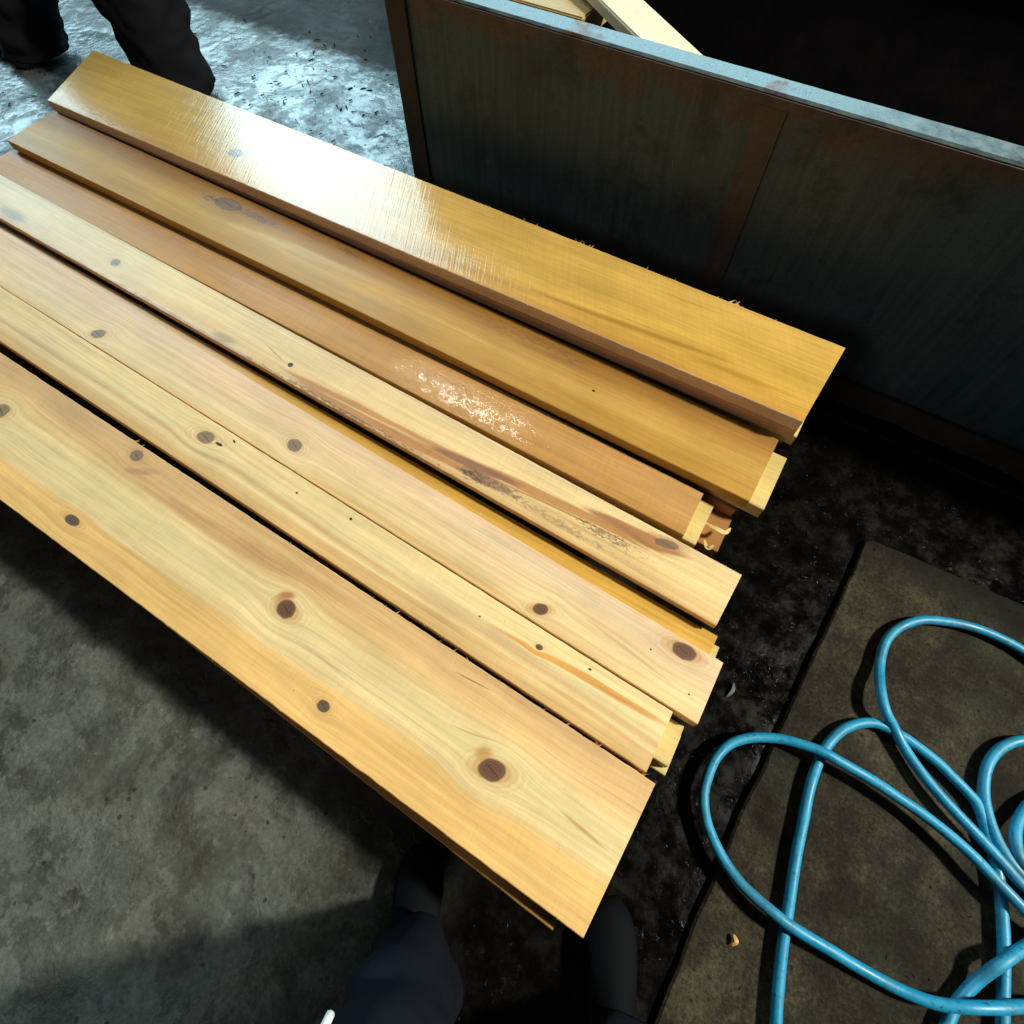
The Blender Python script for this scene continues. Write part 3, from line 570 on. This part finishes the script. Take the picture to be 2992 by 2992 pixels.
def rimbar(x0, x1, y0, y1, along):
    """L angle seen from above: slightly uneven flat top with a bevelled front arris"""
    nseg = 110; vs = []; fs = []
    for i in range(nseg+1):
        t = i/nseg
        if along == 'x':
            x = x0+(x1-x0)*t; j = .0012*mnoise.noise(Vector((x*16, 1, 1))); j2 = .0016*mnoise.noise(Vector((x*12, 5, 1)))
            prof = [(y0+j, ZR-.0055), (y0+.003+j, ZR), (y1+j2, ZR+.0005), (y1+j2, ZR-.0060)]
            vs += [(x, a, b) for a, b in prof]
        else:
            y = y0+(y1-y0)*t; prof = [(x0, ZR-.0055), (x0+.003, ZR), (x1, ZR+.0005), (x1, ZR-.0060)]
            vs += [(a, y, b) for a, b in prof]
    for i in range(nseg):
        for k in range(4): fs.append((i*4+k, i*4+(k+1) % 4, i*4+4+(k+1) % 4, i*4+4+k))
    fs += [(0, 1, 2, 3), tuple(nseg*4+k for k in (3, 2, 1, 0))]
    me = mesh('rim', vs, fs); o = link('rim', me, RIM, tank)
    bm = bmesh.new(); bm.from_mesh(me); bmesh.ops.recalc_face_normals(bm, faces=bm.faces[:]); bm.to_mesh(me); bm.free()
rimbar(TX0, TX1, TY0, TY0+.055, 'x'); rimbar(TX0, TX1, TY1-.053, TY1, 'x'); rimbar(TX0, TX0+.05, TY0+.0545, TY1-.0545, 'y'); rimbar(TX1-.05, TX1, TY0+.0545, TY1-.0545, 'y')
for xx in (TX0, TX1-.066): boxes('corner_post', [(xx, xx+.066, TY0-.006, TY0+.003, ZB+.005, ZR-.0085)], RUST, tank, .0015)
for xx in (-.270, .76, 1.75): wallgrid('stiffener', xx, xx+.062, TY0-.003, .006, ZB+.04, ZR-.0272, STEEL_R, tank, .0015)
boxes('top_angle', [(TX0+.068, TX1-.068, TY0-.003, TY0+.002, ZR-.027, ZR-.008)], STEEL, tank, .001)
wallgrid('bottom_rail', TX0+.002, TX1-.002, TY0-.012, .014, ZB-.045, ZB+.030, RUST, tank, .001, raggedbot=.010)
for xx in (-1.2, .55, 2.45): boxes('foot', [(xx, xx+.09, TY0+.08, TY1-.08, -.01, ZB-.02)], RUST, tank, .004)
wb = wood('beam_timber', .3, [(0., (.48, .32, .11)), (1., (.52, .36, .13))], seed=60., rough=.5)
def looseboard(name, a, b, width, th, mat, label, cat, side=Vector((0, 1, 0))):
    a = Vector(a); b = Vector(b); ax = (b-a).normalized(); s = (side-ax*side.dot(ax)).normalized(); u = ax.cross(s)
    if u.z < 0: u = -u
    L = (b-a).length; bm = bmesh.new()
    vs = [bm.verts.new(a+ax*(L*i)+s*(width*(j-.5))+u*(th*(k-.5))) for k in (0, 1) for j in (0, 1) for i in (0, 1)]
    for f in ((0, 1, 3, 2), (4, 6, 7, 5), (0, 4, 5, 1), (2, 3, 7, 6), (0, 2, 6, 4), (1, 5, 7, 3)): bm.faces.new([vs[i] for i in f])
    bmesh.ops.recalc_face_normals(bm, faces=bm.faces[:]); bmesh.ops.bevel(bm, geom=bm.edges[:], offset=.004, segments=3, affect='EDGES')
    me = bpy.data.meshes.new(name); bm.to_mesh(me); bm.free(); ul = me.uv_layers.new(name='UVMap')
    for l in me.loops:
        r = me.vertices[l.vertex_index].co-a; ul.data[l.index].uv = (r.dot(ax), r.dot(s)+r.dot(u))
    return tag(link(name, me, mat), label, cat)
pale = wood('pine_leaning', .1, [(0., (.78, .60, .36)), (.6, (.80, .62, .38)), (1., (.78, .45, .16))], seed=66., rough=.5, lines=.08)
looseboard('timber_block', (-1.225, 1.735, .605), (-.838, 1.735, .605), .20, .06, wb, 'short yellow-brown timber inside the tank near its left end', 'timber')
looseboard('leaning_plank', (-.375, 1.440, .640), (-1.30, 2.05, .675), .105, .03, pale, 'bright pale plank lying slantwise inside the steel tank behind its rim', 'plank', Vector((.55, .83, 0)))

# ------------------------------------------------------------------ hose
HR = .0108
def hose():
    H = {"A": [[1.0214, 0.2545], [0.987, 0.2311], [0.9507, 0.2069], [0.9182, 0.1839], [0.866, 0.151], [0.8123, 0.1239], [0.7548, 0.1093], [0.694, 0.1018], [0.6305, 0.0976], [0.5652, 0.0932], [0.5187, 0.0954], [0.4592, 0.1035], [0.4138, 0.1199], [0.3732, 0.1457], [0.3427, 0.175], [0.3222, 0.2123], [0.3154, 0.2495], [0.3154, 0.2922], [0.3296, 0.334], [0.3585, 0.3675], [0.3918, 0.3904], [0.4272, 0.4075], [0.4691, 0.4204], [0.5071, 0.4283], [0.5468, 0.4294], [0.6102, 0.4304], [0.6685, 0.4266], [0.7208, 0.4225], [0.7775, 0.4126], [0.8244, 0.4002], [0.8712, 0.3821], [0.9229, 0.3623], [0.9685, 0.3447], [1.0281, 0.3418]], "B": [[0.9615, 0.8222], [0.8925, 0.8731], [0.8281, 0.8924], [0.7798, 0.8955], [0.7296, 0.891], [0.6853, 0.8793], [0.6328, 0.856], [0.6009, 0.8344], [0.5725, 0.7997], [0.5558, 0.7629], [0.5507, 0.7242], [0.5561, 0.6773], [0.5708, 0.6318], [0.5945, 0.588], [0.6223, 0.5601], [0.6494, 0.533], [0.6851, 0.5073], [0.7238, 0.485], [0.7751, 0.4623], [0.8242, 0.4426], [0.872, 0.4214], [0.9159, 0.4018], [0.9696, 0.3881], [1.042, 0.3837]], "C": [[0.5944, -0.0965], [0.5826, -0.0605], [0.5701, -0.0178], [0.5532, 0.0518], [0.5389, 0.1281], [0.5238, 0.2093], [0.5148, 0.2755], [0.5053, 0.345], [0.504, 0.4074], [0.5102, 0.4495], [0.5265, 0.4932], [0.5518, 0.5263], [0.5811, 0.5467], [0.6096, 0.552], [0.6391, 0.5529], [0.6642, 0.5507], [0.7197, 0.5401], [0.7457, 0.5302], [0.7762, 0.5186], [0.807, 0.5027], [0.8328, 0.465], [0.8566, 0.4231], [0.8765, 0.3765], [0.8894, 0.332], [0.9032, 0.2776], [0.9159, 0.2056], [0.9272, 0.1372]], "D": [[0.9987, 0.7133], [0.9184, 0.7104], [0.8651, 0.6857], [0.8356, 0.6564], [0.8154, 0.6174], [0.809, 0.576], [0.8143, 0.5327], [0.8285, 0.4965], [0.851, 0.4621], [0.8776, 0.4367], [0.913, 0.418], [0.9591, 0.4031], [1.0389, 0.407]], "E": [[1.0087, 0.6371], [0.9351, 0.6051], [0.902, 0.5661], [0.8897, 0.5358], [0.8839, 0.5075], [0.8859, 0.4798], [0.8987, 0.4502], [0.9251, 0.4326], [0.9764, 0.423], [1.0363, 0.4267]], "F": [[0.8359, 0.0598], [0.8405, 0.1064], [0.849, 0.1469], [0.8717, 0.1986], [0.9049, 0.2521], [0.9345, 0.2978], [0.9752, 0.3532], [1.0363, 0.4267]]}
    def lift(l, zf):
        out = []
        for i, p in enumerate(l):
            z = zf(i/(len(l)-1)) if callable(zf) else zf
            k = (CAM_H-z)/(CAM_H-.024); out.append(Vector((p[0]*k, p[1]*k, z)))
        return out
    g = lambda t, c, w_: math.exp(-((t-c)/w_)**2)
    A = lift(H['A'], lambda t: .0275+.030*g(t, .11, .05)+.022*g(t, .29, .05)+.022*g(t, .70, .06)+.024*g(t, .93, .10)+.012*g(t, .8, .1))
    B = lift(H['B'], lambda t: .0275+.024*g(t, .55, .05)+.012*g(t, .85, .15))
    Cc = lift(H['C'], .0268); D = lift(H['D'], lambda t: .0272+.012*g(t, .8, .2)); E_ = lift(H['E'], lambda t: .0272+.02*g(t, .7, .3))
    F_ = lift(H['F'], lambda t: .0275+.024*g(t, .58, .12))
    V = lambda x, y, z=.0275: Vector((x, y, z))
    pts = [V(-.10, -1.6, .010), V(.15, -1.2, .016)] + [V(.42, -.75)] + Cc + [V(1.05, -.35), V(.85, -.55), V(.62, -.42)] + F_ + [V(1.45, .42), V(1.55, .75), V(1.4, .95)] + E_[::-1][4:] \
        if False else None
    segs = [Cc, F_, E_[::-1], D, B[::-1], A]
    path = []
    for i, s_ in enumerate(segs):
        if i:
            a = path[-1]; b = s_[0]; da = (path[-1]-path[-2]).normalized(); db = (s_[1]-s_[0]).normalized()
            L = max(.10, (b-a).length*.8)
            p1 = a+da*L; p2 = b-db*L
            for t in (.25, .5, .75):
                q = a*(1-t)**3+p1*3*t*(1-t)**2+p2*3*t*t*(1-t)+b*t**3; q.z = max(.027, q.z)+.02*(i % 3); path.append(q)
        path += s_
    o = tube('blue_hose', catmull(path, 5), HR, hm, None, 16)
    tag(o, 'bright blue rubber hose lying in loose loops on the dark concrete', 'hose')
n = NT('blue_rubber'); p = n.pos()
a = n.noise(p, 18., 4., .6); b = n.noise(p, 120., 4., .7); g_ = n.noise(p, 7., 4., .7)
c = n.mix(n.mr(a, .3, .7), (.004, .21, .40), (.012, .30, .52))
c = n.mix(n.m('MULTIPLY', n.mr(b, .56, .70), .85), c, (.010, .030, .045))
c = n.mix(n.m('MULTIPLY', n.mr(g_, .50, .64), .60), c, (.028, .090, .105))
hm = n.out(Base_Color=c, Roughness=n.mr(a, .3, .7, .36, .62), Normal=n.bump(b, .5, .0008), IOR=1.5)
hose()

# ------------------------------------------------------------------ people
def cloth(name, c1, c2, rough=.85):
    n = NT(name); p = n.pos(); a = n.noise(p, 14., 4.); b = n.noise(p, 420., 2.)
    return n.out(IOR=1.18, Base_Color=n.mix(a, c1, c2), Roughness=rough, Normal=n.bump(n.m('ADD', n.m('MULTIPLY', a, 2.), b), .35, .002))
NAVY = cloth('navy_denim', (.0035, .0045, .008), (.006, .008, .013)); BLACKC = cloth('black_cloth', (.006, .006, .008), (.010, .010, .013))
LEATHER = cloth('black_leather', (.0015, .002, .0035), (.003, .004, .006), .75); SKIN = cloth('skin', (.36, .19, .12), (.42, .23, .15), .5); HAIR = cloth('hair', (.010, .007, .005), (.016, .011, .008), .6)
CORD = cloth('white_cord', (.72, .74, .74), (.78, .80, .80), .5)
FOLD = bpy.data.textures.new('folds', 'CLOUDS'); FOLD.noise_scale = .09; FOLD.noise_depth = 2
def skin_mesh(name, verts, edges, radii, mat, parent, root=0, sub=2, fold=0.):
    me = bpy.data.meshes.new(name); me.from_pydata([tuple(v) for v in verts], edges, []); me.update()
    o = link(name, me, mat, parent)
    md = o.modifiers.new('skin', 'SKIN'); md.use_smooth_shade = True
    sv = me.skin_vertices[0].data
    for i, r in enumerate(radii): sv[i].radius = r if isinstance(r, tuple) else (r, r)
    sv[root].use_root = True
    s_ = o.modifiers.new('sub', 'SUBSURF'); s_.levels = sub; s_.render_levels = sub
    if fold:
        dm = o.modifiers.new('folds', 'DISPLACE'); dm.texture = FOLD; dm.strength = fold; dm.mid_level = .5; dm.texture_coords = 'GLOBAL'
    return o
def shoe(parent, heel, toe, z0=.0, w_=.052, h=.085, mat=None):
    """lofted shoe: rounded sole outline, low toe, high heel collar"""
    heel = Vector((heel[0], heel[1], z0)); toe = Vector((toe[0], toe[1], z0)); ax = (toe-heel); L = ax.length; ax.normalize(); s = Vector((-ax.y, ax.x, 0))
    secs = [(0., .45, .62), (.06, .66, .80), (.18, .74, 1.), (.34, .74, 1.02), (.48, .80, .86), (.62, .96, .70), (.76, 1.0, .60), (.88, .88, .52), (.96, .62, .42), (1., .28, .26)]
    vs = []; fs = []; K = 16
    for t, ww, hh in secs:
        for k in range(K):
            a = 2*math.pi*k/K; cx = math.cos(a); cz = math.sin(a)
            zz = (cz*.5+.5)**.8*h*hh if cz > -.2 else max(0., (cz+1)*.12)*h*hh
            vs.append(heel+ax*(t*L)+s*(cx*w_*ww*(1. if cz < .2 else 1-.42*(cz-.2)))+Vector((0, 0, zz+.002)))
    for i in range(len(secs)-1):
        for k in range(K): fs.append((i*K+k, i*K+(k+1) % K, (i+1)*K+(k+1) % K, (i+1)*K+k))
    fs += [tuple(range(K))[::-1], tuple((len(secs)-1)*K+k for k in range(K))]
    o = link('shoe', mesh('shoe', vs, fs), mat or LEATHER, parent, True)
    m = o.modifiers.new('s', 'SUBSURF'); m.levels = 2; m.render_levels = 2
    so = []; fo = []; N = 28; pr = []
    for k in range(N):
        a = 2*math.pi*k/N; u = math.cos(a); v = math.sin(a)
        t = .5+.505*u; ww = w_*1.08*(.78+.24*max(0, u)) if u > -.3 else w_*.84
        pr.append((t, v*ww*(1-abs(u)**5*.25)))
    for zz in (0., .016):
        for t, y in pr: so.append(heel+ax*(t*L)+s*y+Vector((0, 0, zz)))
    for k in range(N): fo.append((k, (k+1) % N, N+(k+1) % N, N+k))
    fo += [tuple(range(N))[::-1], tuple(N+k for k in range(N))]
    q = link('sole', mesh('sole', so, fo), BLACKC, o)
    return o
def person(label, J, mats_, shoes, trouser_r, sub=2, cord=None):
    """J: dict of joint positions"""
    V = lambda k: Vector(J[k])
    root = empty('person', (J['hip'][0], J['hip'][1], 0)); tag(root, label, 'person')
    root_inv = Matrix.Translation(-root.location)
    def fix(o): o.matrix_parent_inverse = root_inv; return o
    vs = [V('hip'), V('belly'), V('chest'), V('neck'), V('head0'), V('head1')]; es = [(i, i+1) for i in range(5)]
    rd = [(.13, .10), (.125, .10), (.15, .105), .055, .075, .085]
    def chain(start, pts, rr):
        p = start
        for q, r in zip(pts, rr): vs.append(Vector(q)); rd.append(r); es.append((p, len(vs)-1)); p = len(vs)-1
        return p
    for sd in ('L', 'R'):
        e = chain(2, [J['sho'+sd], J['elb'+sd], V('elb'+sd).lerp(V('wri'+sd), .55), J['wri'+sd]], [.055, .042, .036, .026])
        wv = V('wri'+sd); d = (wv-V('elb'+sd)).normalized(); up = Vector(J.get('palm', (0, 0, 1))); s = d.cross(up).normalized()
        if sd == 'R': s = -s
        palm = wv+d*.055; e = chain(e, [palm], [(.030, .016)])
        for f, (off, ln) in enumerate(((-.027, .062), (-.009, .072), (.009, .068), (.026, .054))):
            b = palm+s*off+d*.030; chain(e, [b, b+d*ln*.5-up*.006, b+d*ln*.85-up*.022], [.0095, .0088, .0075])
        b = wv+d*.025-s*.030; chain(e-0, [b, b+d*.030-s*.018-up*.006, b+d*.055-s*.022-up*.014], [.011, .010, .0085])
        chain(0, [J['hip'+sd], J['kne'+sd], J['ank'+sd]], [.075, .055, .040])
    fix(skin_mesh('body', vs, es, rd, mats_['skin'], root, 0, 1))
    hd = V('head1'); f = Vector(J['face']).normalized(); sdv = f.cross(Vector((0, 0, 1))).normalized(); cen = hd-Vector((0, 0, .005))
    bm = bmesh.new(); bmesh.ops.create_uvsphere(bm, u_segments=28, v_segments=20, radius=1.)
    for v in bm.verts:
        p = v.co.copy(); q = cen+f*(p.x*.098)+sdv*(p.y*.078)+Vector((0, 0, p.z*.118))
        if p.z < -.3: q += f*.012*(-p.z)*max(0, p.x); q -= sdv*(p.y*.018*(-p.z))
        nose = math.exp(-((p.y/.16)**2+((p.z+.12)/.2)**2)) if p.x > 0 else 0; q += f*.024*nose
        for ey in (-.38, .38):
            if p.x > 0: q -= f*.010*math.exp(-(((p.y-ey)/.18)**2+((p.z-.08)/.12)**2))
        if p.x > 0: q += f*.006*math.exp(-((p.y/.28)**2+((p.z+.52)/.08)**2))
        v.co = q
    me = bpy.data.meshes.new('head'); bm.to_mesh(me); bm.free(); fix(link('head', me, mats_['skin'], root, True))
    bm = bmesh.new(); bmesh.ops.create_uvsphere(bm, u_segments=24, v_segments=16, radius=1.)
    bmesh.ops.delete(bm, geom=[v for v in bm.verts if (v.co.z < -.25) or (v.co.x > .45 and v.co.z < .62)], context='VERTS')
    for v in bm.verts:
        p = v.co.copy(); v.co = cen+f*(p.x*.108-.004)+sdv*(p.y*.088)+Vector((0, 0, p.z*.128+.004))
    me = bpy.data.meshes.new('hair'); bm.to_mesh(me); bm.free(); h = fix(link('hair', me, mats_['hair'], root, True))
    md = h.modifiers.new('s', 'SOLIDIFY'); md.thickness = .010
    # clothing
    hip = V('hip'); tv = [hip+Vector((0, 0, .05)), hip]; te = [(0, 1)]; tr = [(.155, .12), (.165, .13)]
    for sd in ('L', 'R'):
        k0 = len(tv); kn = V('kne'+sd); an = V('ank'+sd); hp = V('hip'+sd)
        tv += [hp, hp.lerp(kn, .5), hp.lerp(kn, .8)]; te += [(1, k0), (k0, k0+1), (k0+1, k0+2)]
        tr += list(trouser_r[:2])+[trouser_r[1]]
    fix(skin_mesh('trousers', tv, te, tr, mats_['trousers'], root, 1, 4, .045))
    for sd in ('L', 'R'):
        kn = V('kne'+sd); an = V('ank'+sd); up_ = kn+(V('hip'+sd)-kn)*.25; r0 = trouser_r[-1][0]
        path = catmull([up_, kn, kn.lerp(an, .5), an-Vector((0, 0, .012))], 14); N_ = len(path); SG = 40; vs_ = []; fs_ = []
        for i, p_ in enumerate(path):
            t_ = i/(N_-1); rr = trouser_r[2][0]*(1-t_)*1.02+(r0+.012)*t_
            for k_ in range(SG):
                a_ = 2*math.pi*k_/SG; f_ = .10*mnoise.noise(Vector((math.cos(a_)*1.3, math.sin(a_)*1.3, t_*9.+kn.x*7)))*(.6+t_)+.05*mnoise.noise(Vector((math.cos(a_)*3, math.sin(a_)*3, t_*17.)))
                r_ = rr*(1+f_*1.6); vs_.append(p_+Vector((math.cos(a_)*r_*1.08, math.sin(a_)*r_, 0)))
        for inner in (0, 1):
            for k_ in range(SG):
                q_ = path[-1-inner*10]; vs_.append(q_+(vs_[(N_-1)*SG+k_]-path[-1])*(.95-.1*inner))
        M_ = N_*SG
        for i in range(N_-1):
            for k_ in range(SG): fs_.append((i*SG+k_, (i+1)*SG+k_, (i+1)*SG+(k_+1) % SG, i*SG+(k_+1) % SG))
        for k_ in range(SG):
            k2_ = (k_+1) % SG; fs_.append(((N_-1)*SG+k_, M_+k_, M_+k2_, (N_-1)*SG+k2_)); fs_.append((M_+k_, M_+SG+k_, M_+SG+k2_, M_+k2_))
        fix(link('trouser_leg', mesh('trouser_leg', vs_, fs_), mats_['trousers'], root, True))
    jv = [hip+Vector((0, 0, .02)), V('belly'), V('chest'), V('neck')-Vector((0, 0, .04))]; je = [(0, 1), (1, 2), (2, 3)]; jr = [(.17, .14), (.165, .135), (.185, .13), .065]
    for sd in ('L', 'R'):
        k0 = len(jv); jv += [V('sho'+sd), V('sho'+sd).lerp(V('elb'+sd), .5), V('elb'+sd), V('elb'+sd).lerp(V('wri'+sd), .85)]
        je += [(2, k0), (k0, k0+1), (k0+1, k0+2), (k0+2, k0+3)]; jr += [s_*mats_.get('sleeve', 1.) for s_ in (.085, .068, .060, .044)]
    for p_, q_, r_ in mats_.get('skirt', ()):
        jv.append(Vector(q_)); jr.append(r_); je.append((p_ if p_ < 1 else len(jv)-2, len(jv)-1))
    fix(skin_mesh('jacket', jv, je, jr, mats_['jacket'], root, 1, 3, .03))
    for a_, b_ in shoes: fix(shoe(root, a_, b_))
    if cord:
        fix(tube('drawstring', catmull([Vector(c_) for c_ in cord], 5), [.0030]*(5*(len(cord)-1)-3)+[.0042]*4, CORD, root, 8))
    return root
cl = dict(skin=SKIN, hair=HAIR, trousers=NAVY, jacket=BLACKC)
# the one taking the picture: feet and trouser leg show at the lower edge
person('person in dark navy trousers and black shoes standing beside the pile at the lower edge', dict(
    hip=(.25, -.50, .93), belly=(.24, -.50, 1.08), chest=(.23, -.47, 1.30), neck=(.215, -.43, 1.46), head0=(.20, -.40, 1.53), head1=(.18, -.37, 1.60), face=(-.5, .8, -.35),
    shoL=(.06, -.53, 1.38), elbL=(-.04, -.50, 1.12), wriL=(.03, -.28, 1.22), shoR=(.38, -.34, 1.38), elbR=(.43, -.28, 1.12), wriR=(.28, -.14, 1.22),
    hipL=(.17, -.55, .86), kneL=(.045, -.43, .50), ankL=(-.015, -.335, .115), hipR=(.34, -.44, .86), kneR=(.38, -.38, .48), ankR=(.375, -.245, .11)),
    cl, [((.025, -.435), (-.125, -.180)), ((.385, -.305), (.238, -.052))], [(.12, .12), (.12, .12), (.100, .100), (.09, .09), (.066, .066)],
    cord=[(.03, -.42, 1.0), (-.01, -.34, .86), (-.040, -.270, .76), (-.052, -.240, .70)])
cl2 = dict(sleeve=1.7, skirt=[(0, (-2.84, 1.58, .80), .20), (1, (-2.78, 1.55, .62), .17), (0, (-3.44, 1.55, .80), .20), (1, (-3.52, 1.52, .62), .17), (0, (-3.14, 1.58, .66), .19)], skin=SKIN, hair=HAIR, trousers=BLACKC, jacket=BLACKC)
# the worker beyond the pile: only the lower legs reach into the picture
person('person in black trousers and boots striding behind the far left end of the pile', dict(
    hip=(-3.14, 1.66, .92), belly=(-3.12, 1.58, 1.07), chest=(-3.08, 1.46, 1.28), neck=(-3.05, 1.36, 1.42), head0=(-3.04, 1.32, 1.48), head1=(-3.02, 1.26, 1.55), face=(.3, -.9, -.2),
    shoL=(-2.88, 1.50, 1.34), elbL=(-2.62, 1.46, 1.04), wriL=(-2.60, 1.32, .76), shoR=(-3.26, 1.38, 1.34), elbR=(-3.66, 1.40, 1.10), wriR=(-3.72, 1.30, .84),
    hipL=(-3.00, 1.70, .86), kneL=(-2.82, 1.60, .44), ankL=(-2.75, 1.54, .03), hipR=(-3.30, 1.62, .86), kneR=(-3.52, 1.52, .44), ankR=(-3.64, 1.44, .04)),
    cl2, [((-2.75, 1.62), (-2.80, 1.35)), ((-3.60, 1.50), (-3.86, 1.34))], [(.15, .15), (.17, .17), (.175, .175), (.165, .165), (.125, .125)])

# ------------------------------------------------------------------ loose sawdust and grit
def flakes(name, spots, mat, label, cat, seed):
    rnd = random.Random(seed); vs = []; fs = []
    for (cx, cy, sx, sy, cnt, s0, s1, z) in spots:
        for _ in range(cnt):
            x = rnd.gauss(cx, sx); y = rnd.gauss(cy, sy); s_ = rnd.uniform(s0, s1); a = rnd.uniform(0, 6.28); l = s_*rnd.uniform(1., 3.2); o = len(vs)
            zz = z if x < .41 else .0095
            ca, sa = math.cos(a), math.sin(a)
            for (u, v, w_) in ((-l, -s_*.5, 0), (l, -s_*.3, 0), (l*.8, s_*.5, 0), (-l*.7, s_*.4, 0), (-l*.4, 0, s_*.6), (l*.5, 0, s_*.7)):
                vs.append((x+u*ca-v*sa, y+u*sa+v*ca, zz+w_))
            fs += [(o, o+1, o+5, o+4), (o+1, o+2, o+5), (o+2, o+3, o+4, o+5), (o+3, o, o+4), (o, o+3, o+2, o+1)]
    me = mesh(name, vs, fs); ul = me.uv_layers.new(name='UVMap')
    for l in me.loops:
        c = me.vertices[l.vertex_index].co; ul.data[l.index].uv = (c.x, c.y)
    tag(link(name, me, mat), label, cat, kind='stuff')
flakes('sawdust', [(.12, .45, .16, .35, 70, .0006, .0016, .0), (.3, .2, .1, .3, 40, .0006, .0014, .0), (-.45, -.35, .3, .12, 50, .0006, .0014, -.004), (-.03, -.02, .05, .05, 14, .0008, .002, -.002), (.7, .3, .3, .4, 60, .0005, .0013, .0095)],
       mats['grey'], 'fine scattered sawdust and shavings on the floor around the plank pile', 'sawdust', 5)
flakes('grit', [(-2.2, 1.9, .5, .35, 220, .002, .007, -.004), (-3.3, 1.2, .4, .3, 60, .002, .006, -.004), (.3, .95, .12, .1, 40, .001, .003, .0), (.75, .55, .25, .3, 90, .0008, .0022, .0095)],
       TAR, 'small dark crumbs of mud and bark littering the wet floor', 'grit', 9)
